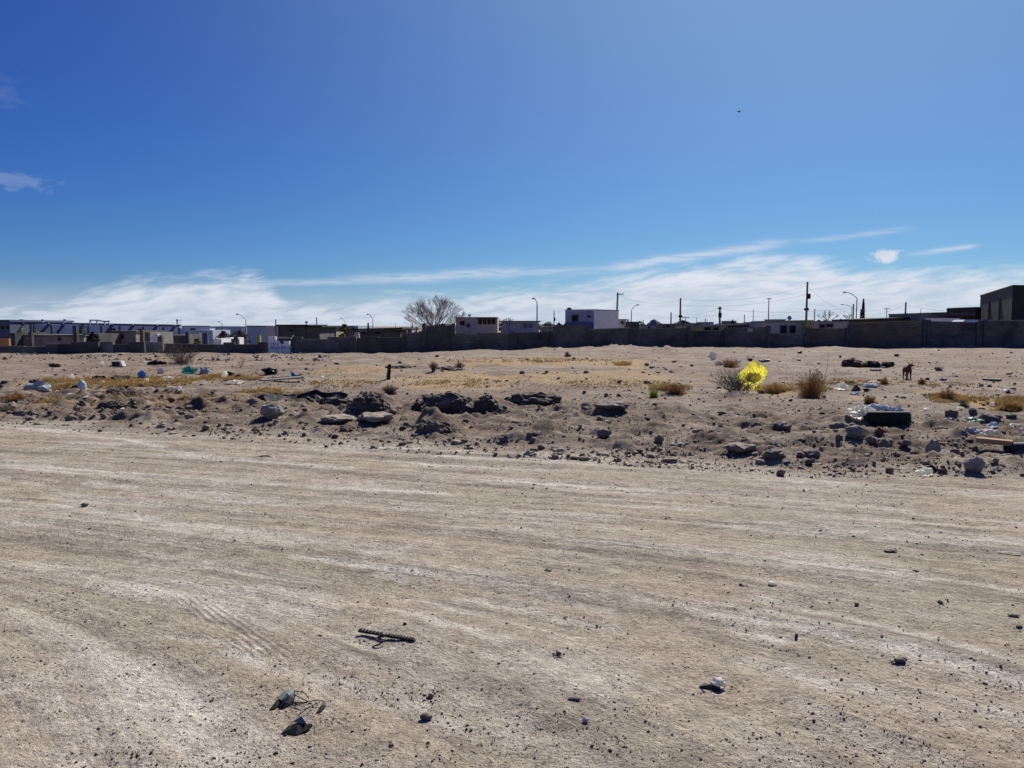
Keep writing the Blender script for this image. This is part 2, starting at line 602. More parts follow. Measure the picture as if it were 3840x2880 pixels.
# ------------------------------------------------------------------ ground: one sheet to the horizon, split into road and lot
def soil_material():
    m = bpy.data.materials.new('soil')
    m.use_nodes = True
    nt = m.node_tree
    b = nt.nodes['Principled BSDF']
    b.inputs['Roughness'].default_value = .95
    b.inputs['Specular IOR Level'].default_value = .12
    L = nt.links.new

    def attr(n):
        a = nt.nodes.new('ShaderNodeAttribute')
        a.attribute_name = n
        return a.outputs['Fac']

    def math_(op, a, b_=None, clamp=False):
        n = nt.nodes.new('ShaderNodeMath')
        n.operation = op
        n.use_clamp = clamp
        for i, v in enumerate((a, b_)):
            if v is None:
                continue
            if isinstance(v, (int, float)):
                n.inputs[i].default_value = v
            else:
                L(v, n.inputs[i])
        return n.outputs[0]

    def comb(x, y, z=0.0):
        n = nt.nodes.new('ShaderNodeCombineXYZ')
        for i, v in enumerate((x, y, z)):
            if isinstance(v, (int, float)):
                n.inputs[i].default_value = v
            else:
                L(v, n.inputs[i])
        return n.outputs[0]

    def noise(vec, scale, detail=4, rough=.6, lo=None, hi=None):
        n = nt.nodes.new('ShaderNodeTexNoise')
        L(vec, n.inputs['Vector'])
        n.inputs['Scale'].default_value = scale
        n.inputs['Detail'].default_value = detail
        n.inputs['Roughness'].default_value = rough
        if lo is None:
            return n.outputs[0]
        r = nt.nodes.new('ShaderNodeMapRange')
        r.interpolation_type = 'SMOOTHSTEP'
        L(n.outputs[0], r.inputs[0])
        r.inputs[1].default_value = lo
        r.inputs[2].default_value = hi
        return r.outputs[0]

    def mix(f, a, c, mode='MIX'):
        n = nt.nodes.new('ShaderNodeMixRGB')
        n.blend_type = mode
        for i, v in enumerate((f, a, c)):
            if isinstance(v, (int, float)):
                n.inputs[i].default_value = v
            elif isinstance(v, tuple):
                n.inputs[i].default_value = (*v, 1)
            else:
                L(v, n.inputs[i])
        return n.outputs[0]

    pos = nt.nodes.new('ShaderNodeNewGeometry').outputs['Position']
    lane_hi, lane_lo = attr('lane_pale'), attr('lane_dark')
    sxyz = nt.nodes.new('ShaderNodeSeparateXYZ')
    L(pos, sxyz.inputs[0])
    road, trk, alg, gold, tread, tmask = (attr(a) for a in ('road', 'trk', 'alg', 'gold', 'tread', 'tmask'))
    tv = comb(math_('MULTIPLY', trk, 1.0), math_('MULTIPLY', alg, .16))
    tv2 = comb(math_('MULTIPLY', trk, 1.0), math_('MULTIPLY', alg, .30), 4.0)
    tv3 = comb(math_('MULTIPLY', trk, 1.0), math_('MULTIPLY', alg, .12), 9.0)
    s1 = noise(tv, 1.1, 5, .62, .42, .66)          # pale packed wheel lanes
    s2 = noise(tv2, 2.6, 5, .65, .46, .66)         # brown loose lanes
    s3 = noise(tv3, 9.0, 4, .6, .40, .64)          # thin streaks
    s4 = noise(comb(trk, math_('MULTIPLY', alg, .10), 13.0), 4.0, 4, .6, .56, .70)   # narrow bleached ribs
    patch = noise(pos, .55, 4, .6, .38, .66)
    rd = mix(patch, (.415, .345, .265), (.385, .346, .272))
    fade = noise(pos, .8, 4, .6, .34, .62)            # the lanes come and go
    fade2 = noise(pos, 1.7, 4, .65, .36, .60)
    rd = mix(math_('MULTIPLY', math_('MULTIPLY', s2, fade2), .80), rd, (.262, .220, .172))
    rd = mix(math_('MULTIPLY', math_('MULTIPLY', s1, fade), .95), rd, (.608, .558, .485))
    rd = mix(math_('MULTIPLY', math_('MULTIPLY', s3, fade2), .40), rd, (.290, .240, .192))
    rd = mix(math_('MULTIPLY', math_('MULTIPLY', s4, fade2), .60), rd, (.612, .562, .490))
    l1 = noise(pos, .42, 5, .62, .36, .64)
    l2 = noise(pos, 1.9, 5, .62, .42, .66)
    rd = mix(math_('MULTIPLY', lane_hi, math_('ADD', .45, math_('MULTIPLY', fade2, .55))), rd, (.645, .602, .530))
    rd = mix(math_('MULTIPLY', lane_lo, math_('ADD', .35, math_('MULTIPLY', s3, .65))), rd, (.215, .182, .145))
    lot = mix(l1, (.300, .245, .195), (.225, .170, .126))
    lot = mix(math_('MULTIPLY', l2, .65), lot, (.140, .102, .076))
    l3 = noise(comb(math_('MULTIPLY', sxyz.outputs[0], .22), sxyz.outputs[1], 2.0), .9, 5, .6, .50, .68)   # faint wheel lines over the lot
    lot = mix(math_('MULTIPLY', l3, .50), lot, (.375, .320, .262))
    lot = mix(gold, lot, (.395, .272, .125))
    # browner turned earth near the road, shade of its ridges painted in as dark patches
    bm_ = attr('berm')
    l4 = noise(pos, 1.3, 6, .68, .44, .62)
    lot = mix(math_('MULTIPLY', math_('MULTIPLY', l4, bm_), .85), lot, (.105, .078, .058))
    col = mix(road, lot, rd)
    grain = noise(pos, 95, 3, .7, .30, .72)
    grain2 = noise(pos, 26, 4, .7, .32, .70)
    col = mix(.55, col, mix(grain, (.62, .60, .58), (1.30, 1.30, 1.30)), 'MULTIPLY')
    grain3 = noise(pos, 8.5, 5, .65, .34, .66)
    col = mix(.50, col, mix(grain3, (.72, .695, .67), (1.20, 1.20, 1.19)), 'MULTIPLY')
    col = mix(.65, col, mix(grain2, (.70, .68, .66), (1.22, 1.22, 1.22)), 'MULTIPLY')
    # small dark grit
    vo = nt.nodes.new('ShaderNodeTexVoronoi')
    L(pos, vo.inputs['Vector'])
    vo.inputs['Scale'].default_value = 24
    vo.inputs['Randomness'].default_value = 1
    grit = nt.nodes.new('ShaderNodeMapRange')
    L(vo.outputs['Distance'], grit.inputs[0])
    grit.inputs[1].default_value = .23
    grit.inputs[2].default_value = .11
    pick = noise(pos, 6.0, 2, .5, .47, .56)
    col = mix(math_('MULTIPLY', math_('MULTIPLY', grit.outputs[0], pick), .75), col, (.10, .085, .075))
    L(col, b.inputs['Base Color'])
    ln = nt.nodes.new('ShaderNodeMath')
    ln.operation = 'SINE'
    L(tread, ln.inputs[0])
    hgt = math_('ADD', math_('MULTIPLY', noise(pos, 34, 6, .68), .030), math_('MULTIPLY', noise(pos, 110, 3, .7), .010))
    hgt = math_('ADD', hgt, math_('MULTIPLY', math_('MULTIPLY', s3, road), .004))
    hgt = math_('ADD', hgt, math_('MULTIPLY', grit.outputs[0], math_('MULTIPLY', pick, .006)))
    hgt = math_('ADD', hgt, math_('MULTIPLY', math_('MULTIPLY', ln.outputs[0], tmask), .0035))
    bp = nt.nodes.new('ShaderNodeBump')
    bp.inputs['Strength'].default_value = .9
    bp.inputs['Distance'].default_value = 1.0
    L(hgt, bp.inputs['Height'])
    L(bp.outputs[0], b.inputs['Normal'])
    return m


def grow(start, step, ratio, end):
    out = [start]
    while out[-1] < end:
        step *= ratio
        out.append(out[-1] + step)
    return np.array(out)


xr = grow(9.0, .042, 1.045, 4500)
xs = np.concatenate([-xr[::-1], np.arange(-8.96, 8.98, .042), xr])
ys = np.concatenate([-grow(-2.0, .3, 1.3, 60)[::-1], np.arange(-1.8, 2.1, .3), np.arange(2.2, 6, .022), np.arange(6, 10, .033),
                     np.arange(10, 17, .05), grow(17, .055, 1.032, 6500)])
ys = np.unique(np.round(ys, 4))
xs = np.unique(np.round(xs, 4))

# golden dry grass tints the soil where it grows: photo x, y, half width, half height
GOLD = [(430, 1432, 290, 20, 1.0), (250, 1445, 110, 16, .9), (860, 1415, 80, 12, .6), (1000, 1472, 90, 16, .5),
        (3780, 1515, 90, 24, 1.0), (3560, 1490, 80, 18, .7), (2900, 1462, 70, 12, .8), (2340, 1366, 70, 9, .9),
        (1720, 1425, 300, 34, .62), (2200, 1415, 460, 28, .55), (2050, 1358, 480, 16, .58), (1350, 1385, 180, 20, .5), (560, 1520, 500, 26, .28), (2500, 1455, 120, 14, .55), (1340, 1420, 120, 30, .3), (2080, 1350, 250, 14, .35), (3160, 1432, 120, 10, .7),
        (3260, 1500, 60, 14, .6), (3700, 1400, 120, 8, .25), (600, 1350, 200, 8, .25)]


def gold_at(X, Y):
    X = np.asarray(X, float)
    Y = np.asarray(Y, float)
    g = np.zeros_like(X)
    Ys = np.maximum(Y, 1.0)
    for px, py, rx, ry, amt in GOLD:
        y0 = F * CAM_Z / (py - HORIZON)
        x0 = (px - 1920) / F * y0
        rxw = rx / F * y0
        ryw = ry / F * y0 * y0 / CAM_Z
        q = ((X - x0) / rxw) ** 2 + ((Ys - y0) / ryw) ** 2
        g = np.maximum(g, amt * (1 - ss(.3, 1.3, q + .7 * fbm(X * 1.1, Y * .8, 3, 31))))
    return g


# lumps of earth the plough left on the lot, heights in metres: photo x, y, half width (px), half depth (m), height
for px, py, rx, ry, mh in [(1400, 1535, 70, .45, .22), (1690, 1545, 190, .5, .20), (1620, 1612, 90, .35, .16), (2010, 1510, 110, .5, .13),
                           (430, 1525, 60, .35, .16), (2270, 1548, 70, .25, .10), (2010, 1640, 60, .25, .10), (2250, 1635, 60, .25, .10),
                           (2760, 1490, 120, .5, .12), (700, 1345, 110, 2.0, .12), (1390, 1600, 90, .3, .12),
                           (2080, 1312, 90, 1.5, .22), (2330, 1306, 120, 1.6, .28), (2500, 1318, 120, 1.6, .30), (2200, 1300, 60, 1.2, .35),
                            (1460, 1352, 40, .8, .25)]:
    y0 = F * CAM_Z / (py - HORIZON)
    MOUNDS.append(((px - 1920) / F * y0, y0, rx / F * y0, ry, mh * .8))

GXX, GYY = np.meshgrid(xs, ys)
ZZ = height(GXX, GYY)
SS = side(GXX, GYY)
TT, AA = tracks(GXX, GYY)
ROADM = 1 - ss(-.5, .7, SS + .5 * perlin(GXX * 1.3, GYY * 1.3, 21))
GOLDM = gold_at(GXX, GYY) * (1 - ROADM)
BERMM = ss(.2, 1.2, SS) * (1 - ss(3.5, 8, SS))
# one faint set of tyre tread lines in the near left of the road
p0, p1 = np.array([-1.95, 4.35]), np.array([-1.05, 3.38])
dv = (p1 - p0) / np.linalg.norm(p1 - p0)
ux = (GXX - p0[0]) * dv[1] - (GYY - p0[1]) * dv[0]
ua = (GXX - p0[0]) * dv[0] + (GYY - p0[1]) * dv[1]
TREAD = ux * 2 * math.pi / .036
TM = (1 - ss(.07, .11, np.abs(ux))) * ss(-.1, .3, ua) * (1 - ss(1.0, 1.35, ua)) * np.clip(.7 + perlin(GXX * 5, GYY * 5, 41), 0, 1)

# wheel lanes worn pale, and darker loose lanes with trough shadow painted in: photo points and half width in metres
PALE = [([(1432, 2150), (1700, 2235), (2094, 2306), (2440, 2402), (2658, 2471), (2962, 2523), (3179, 2575), (3395, 2610), (3840, 2690)], .060),
        ([(2560, 2430), (2658, 2471), (2962, 2523), (3179, 2575), (3320, 2600)], .085), ([(2760, 2350), (2918, 2405)], .07),
        ([(0, 1872), (260, 1898), (607, 1950), (1085, 2011), (1500, 2075)], .07), ([(347, 1803), (694, 1855), (1180, 1900)], .07),
        ([(0, 1600), (434, 1640), (781, 1716), (1300, 1760)], .11), ([(0, 1735), (500, 1780), (1000, 1812), (1700, 1858)], .09),
        ([(868, 2454), (1302, 2575), (1500, 2640), (1920, 2760)], .055), ([(560, 2380), (700, 2388), (955, 2428)], .016),
        ([(2831, 2245), (3135, 2306), (3840, 2497)], .05), ([(1920, 1985), (2137, 2029), (2600, 2080)], .06), ([(2500, 2075), (3100, 2120), (3840, 2210)], .05),
        ([(1900, 1800), (2600, 1840), (3840, 1960)], .10), ([(2400, 2250), (2700, 2300), (3000, 2360)], .035), ([(1000, 2200), (1500, 2290), (1900, 2400)], .04),
        ([(3300, 2420), (3840, 2560)], .06), ([(1100, 2090), (1800, 2180), (2300, 2280)], .035)]
DARK = [([(2640, 2400), (2800, 2440), (3048, 2485)], .07), ([(0, 2010), (500, 2080), (1000, 2150), (1500, 2240)], .10), ([(1900, 2190), (2300, 2270), (2700, 2345)], .07),
        ([(2200, 2040), (2900, 2110), (3840, 2250)], .06), ([(0, 1690), (700, 1725), (1500, 1790)], .12), ([(3000, 2330), (3400, 2400), (3840, 2520)], .06),
        ([(1800, 2000), (2500, 2110), (2700, 2150)], .10), ([(1200, 2420), (1700, 2540), (2300, 2700)], .07)]


def lane(lines):
    out = np.zeros_like(GXX)
    r0, r1 = np.searchsorted(ys, 2.0), np.searchsorted(ys, 13.5)
    c0, c1 = np.searchsorted(xs, -10.5), np.searchsorted(xs, 10.5)
    X_, Y_ = GXX[r0:r1, c0:c1], GYY[r0:r1, c0:c1]
    Xw, Yw = X_ + .05 * perlin(X_ * 2.2, Y_ * 2.2, 81), Y_ + .04 * perlin(X_ * 2.6, Y_ * 2.6, 82)
    acc = np.zeros_like(X_)
    for k_, (pts, wd) in enumerate(lines):
        P_ = []
        for px, py in pts:
            dx, dy, dz = ray(px, py)
            t = -CAM_Z / dz
            P_.append((float(dx * t), float(dy * t)))
        for (ax_, ay_), (bx_, by__) in zip(P_, P_[1:]):
            ex, ey = bx_ - ax_, by__ - ay_
            L2 = ex * ex + ey * ey
            t = np.clip(((Xw - ax_) * ex + (Yw - ay_) * ey) / L2, 0, 1)
            d2 = (Xw - ax_ - t * ex) ** 2 + (Yw - ay_ - t * ey) ** 2
            acc = np.maximum(acc, np.exp(-d2 / wd ** 2))
    acc *= np.clip(.62 + .75 * fbm(X_ * .9, Y_ * 1.5, 3, 83), 0, 1)
    out[r0:r1, c0:c1] = acc
    return out


LANE_P, LANE_D = lane(PALE) * ROADM, lane(DARK) * ROADM
ZZ = ZZ - .006 * LANE_P + .004 * LANE_D * np.abs(perlin(GXX * 13, GYY * 13, 84))

nx, ny = len(xs), len(ys)
idx = np.arange(nx * ny).reshape(ny, nx)
quads = np.stack([idx[:-1, :-1], idx[:-1, 1:], idx[1:, 1:], idx[1:, :-1]], -1).reshape(-1, 4)
sc_ = .25 * (SS[:-1, :-1] + SS[:-1, 1:] + SS[1:, 1:] + SS[1:, :-1]).reshape(-1)
SOIL = soil_material()


def sheet(name, sel):
    q = quads[sel]
    used, inv = np.unique(q, return_inverse=True)
    q = inv.reshape(-1, 4)
    me = bpy.data.meshes.new(name)
    nv, nf = len(used), len(q)
    me.vertices.add(nv)
    co = np.stack([GXX.ravel()[used], GYY.ravel()[used], ZZ.ravel()[used]], 1).astype(np.float32)
    me.vertices.foreach_set('co', co.ravel())
    me.loops.add(nf * 4)
    me.loops.foreach_set('vertex_index', q.astype(np.int32).ravel())
    me.polygons.add(nf)
    me.polygons.foreach_set('loop_start', np.arange(0, nf * 4, 4, dtype=np.int32))
    me.polygons.foreach_set('loop_total', np.full(nf, 4, np.int32))
    me.polygons.foreach_set('use_smooth', np.ones(nf, bool))
    me.update(calc_edges=True)
    for n, arr in (('road', ROADM), ('trk', TT), ('alg', AA), ('gold', GOLDM), ('tread', TREAD), ('tmask', TM), ('berm', BERMM), ('lane_pale', LANE_P), ('lane_dark', LANE_D)):
        a = me.attributes.new(n, 'FLOAT', 'POINT')
        a.data.foreach_set('value', arr.ravel()[used].astype(np.float32))
    me.materials.append(SOIL)
    o = bpy.data.objects.new(name, me)
    COL.objects.link(o)
    o['kind'] = 'structure'
    return o


sheet('dirt_road', sc_ < .05)
sheet('ground', sc_ >= .05)
# ------------------------------------------------------------------ palette
M_WALL = mat('grey_block', (.185, .176, .165), (.070, .069, .073), .55, brick=True, bump=.01, bscale=30)
M_WALL_B = mat('brown_block', (.185, .152, .124), (.080, .070, .065), .5, brick=True, bump=.01, bscale=30)
M_WALL_L = mat('pale_block', (.30, .29, .27), (.20, .195, .185), 1.5, brick=True, bump=.01, bscale=30)
M_WALL_D = mat('dark_block', (.115, .110, .106), (.052, .051, .055), .7, brick=True, bump=.01, bscale=30)
M_CONC = mat('concrete', (.26, .25, .24), (.19, .185, .18), 2.5, bump=.004)
M_CREAM = mat('cream_paint', (.50, .42, .37), (.40, .33, .30), 1.2)
M_WHITE = mat('white_paint', (.78, .78, .78), (.66, .66, .68), .9)
M_BLUEGREY = mat('blue_grey_paint', (.30, .31, .40), (.22, .24, .34), .9)
M_BLUE = mat('blue_paint', (.09, .13, .30), (.06, .09, .22), 1.5)
M_PINK = mat('pale_pink_paint', (.46, .41, .42), (.36, .32, .33), 1.3)
M_YELLOW = mat('dull_yellow_paint', (.34, .30, .15), (.24, .22, .12), 1.4)
M_OCHRE = mat('ochre_paint', (.42, .25, .09), (.30, .18, .07), 2)
M_ORANGE = mat('orange_paint', (.46, .22, .09), (.34, .17, .08), 1)
M_STEELB = mat('blue_steel', (.055, .075, .14), (.04, .055, .10), 1.5, rough=.6)
M_SHED = mat('pale_blue_sheet', (.66, .72, .80), (.56, .62, .72), .5, rough=.6)
M_SHED2 = mat('grey_blue_sheet', (.36, .43, .51), (.30, .36, .45), .5, rough=.6)
M_SHED3 = mat('dark_blue_sheet', (.075, .10, .17), (.055, .08, .14), .6, rough=.6)
M_BIG = mat('dark_brown_grey_render', (.085, .078, .082), (.058, .054, .060), .8)
M_BIG2 = mat('darker_brown_render', (.045, .040, .042), (.03, .028, .03), 1)
M_ROOF = mat('tar_roof', (.035, .034, .036), (.025, .024, .026), 2)
M_RED = mat('maroon_canopy', (.11, .035, .035), (.07, .025, .027), 3)
M_GLASS = mat('dark_window', (.008, .009, .012), (.014, .015, .02), 2, rough=.5, spec=.15)
M_FRAME = mat('window_frame', (.16, .16, .17), (.1, .1, .11), 5)
M_WOODP = mat('weathered_pole', (.105, .092, .082), (.07, .062, .056), 6, stretch=(1, 1, .1))
M_CONCP = mat('concrete_pole', (.20, .195, .19), (.14, .138, .136), 5)
M_GALV = mat('galvanised_pole', (.24, .26, .29), (.18, .2, .23), 4, rough=.5, metal=.3)
M_BLACK = mat('black_plastic', (.010, .010, .012), (.018, .018, .020), 8, rough=.55)
M_RUBBER = mat('tyre_rubber', (.012, .012, .013), (.022, .021, .021), 5, rough=.75, bump=.002, bscale=60)
M_WIRE = mat('cable', (.10, .10, .11), (.08, .08, .09), 4)
M_DISH = mat('blue_dish', (.07, .12, .38), (.06, .10, .30), 3, rough=.5)
M_DISH2 = mat('light_blue_dish', (.12, .24, .50), (.10, .20, .42), 3, rough=.5)
M_BARK = mat('pale_bark', (.145, .122, .108), (.09, .076, .068), 7)
M_TWIG = mat('grey_twigs', (.115, .098, .088), (.085, .072, .064), 5)
M_LEAFD = mat('dark_needles', (.018, .024, .018), (.010, .015, .011), 6)
M_LEAFB = mat('brown_leaves', (.15, .09, .045), (.10, .065, .035), 5)
M_LEAFO = mat('olive_leaves', (.10, .105, .03), (.065, .07, .022), 5)
M_LEAFY = mat('yellow_leaves', (.40, .38, .11), (.28, .27, .07), 4)
M_LEAFBR = mat('dead_brush', (.135, .102, .076), (.085, .064, .048), 6)

THICK = .2
M_PIER = mat('pier_concrete', (.112, .108, .107), (.07, .069, .072), 2.5)


def on_ground(px, Y):
    x = float(ray(px, 1300)[0] / ray(px, 1300)[1] * Y)
    return x, Y


def wx(px, Y):
    return (px - 1920) / F * Y


def zt(py, Y):
    dx, dy, dz = ray(1920, py)
    return float(CAM_Z + dz / dy * Y)


# ------------------------------------------------------------------ long boundary walls along the far edge of the lot
def ywall(px):
    return float(np.interp(px, [-400, 0, 420, 960, 1310, 1600, 1900, 2300, 2700, 3840, 4400], [45.5, 45.5, 45.5, 45, 44.8, 47.5, 51, 56, 56.5, 55, 54.5]))


def wall(name, px0, px1, t0, t1, material, label, group='boundary walls along the far edge of the lot', dy=0.0, ragged=0.0, thick=THICK, coping=False):
    Y0, Y1 = ywall(px0) + dy, ywall(px1) + dy
    n = max(2, int((px1 - px0) / 40) + 1)
    pts = []
    for i in range(n):
        f = i / (n - 1)
        px = px0 + (px1 - px0) * f
        Y = Y0 + (Y1 - Y0) * f
        pts.append((wx(px, Y), Y, zt(t0 + (t1 - t0) * f, Y)))
    mb = MB()
    for i in range(n - 1):
        a, c = pts[i], pts[i + 1]
        za, zc = a[2], c[2]
        if ragged:
            st = round(random.uniform(-1, .5)) * .2 * ragged
            za, zc = za + st, zc + st
        b = min(hz(a[0], a[1]), hz(c[0], c[1])) - .6
        e = .002 * (i % 2)
        mb.hexa([(a[0], a[1] + e, b), (c[0], c[1] + e, b), (c[0], c[1] + thick + e, b), (a[0], a[1] + thick + e, b)],
                [(a[0], a[1] + e, za), (c[0], c[1] + e, zc), (c[0], c[1] + thick + e, zc), (a[0], a[1] + thick + e, za)])
    base = ((pts[0][0] + pts[-1][0]) / 2, (pts[0][1] + pts[-1][1]) / 2, 0)
    base = (base[0], base[1], hz(base[0], base[1]))
    t = thing(name, label, 'wall', base, group)
    mb.build('wall_panel', material, t)
    npil = max(2, int(abs(pts[-1][0] - pts[0][0]) / 4.5) + 1)
    for i in range(npil if px0 > 1010 else 0):                                     # piers that stiffen the wall
        f = (i + .5 * (npil > 2) * 0 + random.uniform(-.06, .06) * (0 < i < npil - 1)) / (npil - 1)
        f = min(max(f, .03), .97)
        x, y = pts[0][0] + (pts[-1][0] - pts[0][0]) * f, pts[0][1] + (pts[-1][1] - pts[0][1]) * f
        z = pts[0][2] + (pts[-1][2] - pts[0][2]) * f + random.choice((-.12, -.03, .03, .09, .16))
        zb = hz(x, y) - .4
        MB().box((x, y + .06, (z + zb) / 2), (.24, .34, z - zb)).build('pier', M_PIER, t)
    if not coping:
        return t
    cp = MB()
    a, c = pts[0], pts[-1]
    cp.hexa([(a[0], a[1] - .04, a[2] + .003), (c[0], c[1] - .04, c[2] + .003), (c[0], c[1] + thick + .04, c[2] + .003), (a[0], a[1] + thick + .04, a[2] + .003)],
            [(a[0], a[1] - .04, a[2] + .08), (c[0], c[1] - .04, c[2] + .08), (c[0], c[1] + thick + .04, c[2] + .08), (a[0], a[1] + thick + .04, a[2] + .08)])
    cp.build('coping', M_CONC, t)
    return t


wall('block_wall', -300, 92, 1297, 1297, M_WALL, 'low dark grey wall at the far left end of the lot, below the orange wall')
wall('block_wall', 92, 215, 1290, 1290, M_WALL, 'dark block wall in front of the long grey house at the far left', dy=-.4, ragged=.8)
wall('block_wall', 215, 370, 1284, 1282, M_WALL_D, 'darkest wall piece at the far left, next to the pale grey wall gap', dy=-.4, ragged=.5)
wall('block_wall', 370, 425, 1281, 1281, M_WALL_L, 'narrow pale grey wall piece between two dark walls at the left')
wall('block_wall', 425, 542, 1283, 1282, M_WALL_D, 'dark wall left of the low pale walls with two holes', dy=-.3, ragged=.7)
wall('block_wall', 542, 612, 1282, 1283, M_WALL_L, 'short plain pale wall right of the dark wall at left', dy=.6)
wall('block_wall', 612, 795, 1288, 1292, M_WALL, 'low grey wall behind the heap of dead brown brush', dy=1.2)
wall('block_wall', 795, 1010, 1284, 1283, M_WALL, 'dark wall with broken top left of the white painted wall panel', dy=-.3, ragged=.6)
wall('block_wall', 1086, 1325, 1262, 1264, M_WALL, 'long dark wall right of the white painted panel below the flat roofed house', ragged=.7)
wall('block_wall', 1325, 1518, 1263, 1261, M_WALL_D, 'dark stained wall under the low long roof left of the ochre gate post', ragged=.4)
wall('block_wall', 1518, 1588, 1247, 1246, M_WALL, 'wall right of the ochre gate post, left of the tall block shed')
wall('block_wall', 1588, 1704, 1222, 1222, M_WALL_D, 'tall dark wall in front of the bare round tree', ragged=.35)
wall('block_wall', 1704, 1925, 1250, 1246, M_WALL, 'dark wall below the cream house', ragged=.4)
wall('block_wall', 1925, 2076, 1248, 1243, M_WALL_D, 'dark wall below the low blue grey building and the tall street lamp')
wall('block_wall', 2076, 2206, 1218, 1219, M_WALL, 'raised dark wall in front of the blue grey side of the white house', dy=-.2)
wall('block_wall', 2206, 2372, 1238, 1231, M_WALL, 'dark wall below the white side of the white house', coping=True)
wall('block_wall', 2372, 2588, 1233, 1229, M_WALL, 'dark wall under the blue round dish and the tall grey poles')
wall('block_wall', 2588, 2716, 1241, 1240, M_WALL_D, 'lower dark wall in front of the dull yellow house', ragged=.4)
wall('block_wall', 2716, 2885, 1228, 1226, M_WALL, 'dark wall with a pale notice, left of the grey house with two openings', dy=-.2)
wall('block_wall', 2885, 3022, 1250, 1250, M_WALL, 'lower dark wall under the grey house with two window openings')
wall('block_wall', 3022, 3178, 1231, 1232, M_WALL_B, 'brownish wall below the pale pink house with two small windows')
wall('block_wall', 3178, 3470, 1213, 1201, M_WALL_B, 'tall brown grey wall right of the cypress', ragged=.35)
wall('block_wall', 3470, 3668, 1204, 1209, M_WALL, 'grey graffiti marked wall below the house with maroon canopies')
wall('block_wall', 3668, 4300, 1203, 1206, M_WALL, 'tall grey wall running under the big dark two storey building', coping=True)


# ------------------------------------------------------------------ houses
def facepoint(px, py, A, B):
    d = Vector(tuple(float(q) for q in ray(px, py)))
    n = Vector((B[1] - A[1], -(B[0] - A[0]), 0))
    k = (A[0] * n.x + A[1] * n.y) / (d.x * n.x + d.y * n.y)
    return Vector((d.x * k, d.y * k, CAM_Z + d.z * k))


def opening(root, A, B, x0, y0, x1, y1, pane=M_GLASS, frame=M_FRAME, name='window', fw=.06, bars=0):
    """a frame proud of the wall with a dark pane set in it"""
    e = Vector((B[0] - A[0], B[1] - A[1], 0)).normalized()
    n = Vector((e.y, -e.x, 0))
    p = facepoint(x0, y1, A, B)
    q = facepoint(x1, y0, A, B)
    w = (q - p).dot(e)
    h = q.z - p.z
    mb = MB()

    def bar(u0, u1, v0, v1, d0, d1, tgt):
        P = lambda u, v, d: tuple(p + e * u + Vector((0, 0, v)) + n * d)
        tgt.hexa([P(u0, v0, d1), P(u1, v0, d1), P(u1, v0, d0), P(u0, v0, d0)], [P(u0, v1, d1), P(u1, v1, d1), P(u1, v1, d0), P(u0, v1, d0)])
    bar(-fw, 0, -fw, h + fw, .004, .06, mb)
    bar(w, w + fw, -fw, h + fw, .004, .06, mb)
    bar(0, w, -fw, 0, .004, .058, mb)
    bar(0, w, h, h + fw, .004, .058, mb)
    for i in range(bars):
        u = w * (i + 1) / (bars + 1)
        bar(u - fw * .35, u + fw * .35, 0, h, .022, .05, mb)
    fo = mb.build(name, frame, root)
    pm = MB()
    bar(.001, w - .001, .001, h - .001, .005, .02, pm)
    pm.build('pane' if name == 'window' else 'panel', pane, fo)
    return fo


def house(name, label, px0, px1, ytop, Y, depth, material, cat='house', roof=None, over=.15, slab=.14, group=None, ytop1=None, Y1=None, windows=(), bars=0,
          doors=(), pane=M_GLASS):
    Y1 = Y if Y1 is None else Y1
    A, B = (wx(px0, Y), Y), (wx(px1, Y1), Y1)
    e = Vector((B[0] - A[0], B[1] - A[1], 0)).normalized()
    n = Vector((-e.y, e.x, 0)) * depth
    C, D = (B[0] + n.x, B[1] + n.y), (A[0] + n.x, A[1] + n.y)
    z0 = min(hz(*p) for p in (A, B, C, D))
    za, zb = zt(ytop, Y), zt(ytop if ytop1 is None else ytop1, Y1)
    cx, cy = (A[0] + C[0]) / 2, (A[1] + C[1]) / 2
    root = thing(name, label, cat, (cx, cy, z0), group)
    rs = slab if roof else 0
    MB().prism([A, B, C, D], z0 - .3, [za - rs, zb - rs, zb - rs, za - rs]).build('wall', material, root)
    if roof:
        o = over
        ex = e * o
        nn = n.normalized() * o
        foot = [(A[0] - ex.x - nn.x, A[1] - ex.y - nn.y), (B[0] + ex.x - nn.x, B[1] + ex.y - nn.y),
                (C[0] + ex.x + nn.x, C[1] + ex.y + nn.y), (D[0] - ex.x + nn.x, D[1] - ex.y + nn.y)]
        m = MB()
        m.hexa([(x, y, z - rs + .003) for (x, y), z in zip(foot, (za, zb, zb, za))], [(x, y, z) for (x, y), z in zip(foot, (za, zb, zb, za))])
        m.build('roof', roof, root)
    for w in windows:
        opening(root, A, B, *w, bars=bars, pane=pane)
    for w in doors:
        opening(root, A, B, *w, name='door', pane=M_FRAME)
    return root, A, B


# far left: works buildings, a steel frame in front of a pale hall
house('factory_hall', 'dark blue sheet metal hall at the far left edge', -320, 42, 1199, 175, 25, M_SHED3, 'factory', roof=M_STEELB, over=.3, slab=.5,
      windows=[(4, 1222, 18, 1234), (24, 1222, 36, 1234)])
wall('painted_wall', -300, 36, 1270, 1270, M_ORANGE, 'orange painted wall at the far left edge below the dark blue hall', None, dy=9)
hall, HA, HB = house('factory_hall', 'long pale hall behind blue steel diagonal bracing at the left', 44, 676, 1214, 184, 30, M_SHED, 'factory', ytop1=1224,
                     windows=[(520, 1234, 545, 1250), (415, 1232, 432, 1250)])
# the steel frame
fy = 180.0
fr = thing('steel_frame', 'long dark blue steel frame with diagonal braces before the pale hall', 'steel frame', (wx(360, fy), fy, hz(wx(360, fy), fy)))
m = MB()


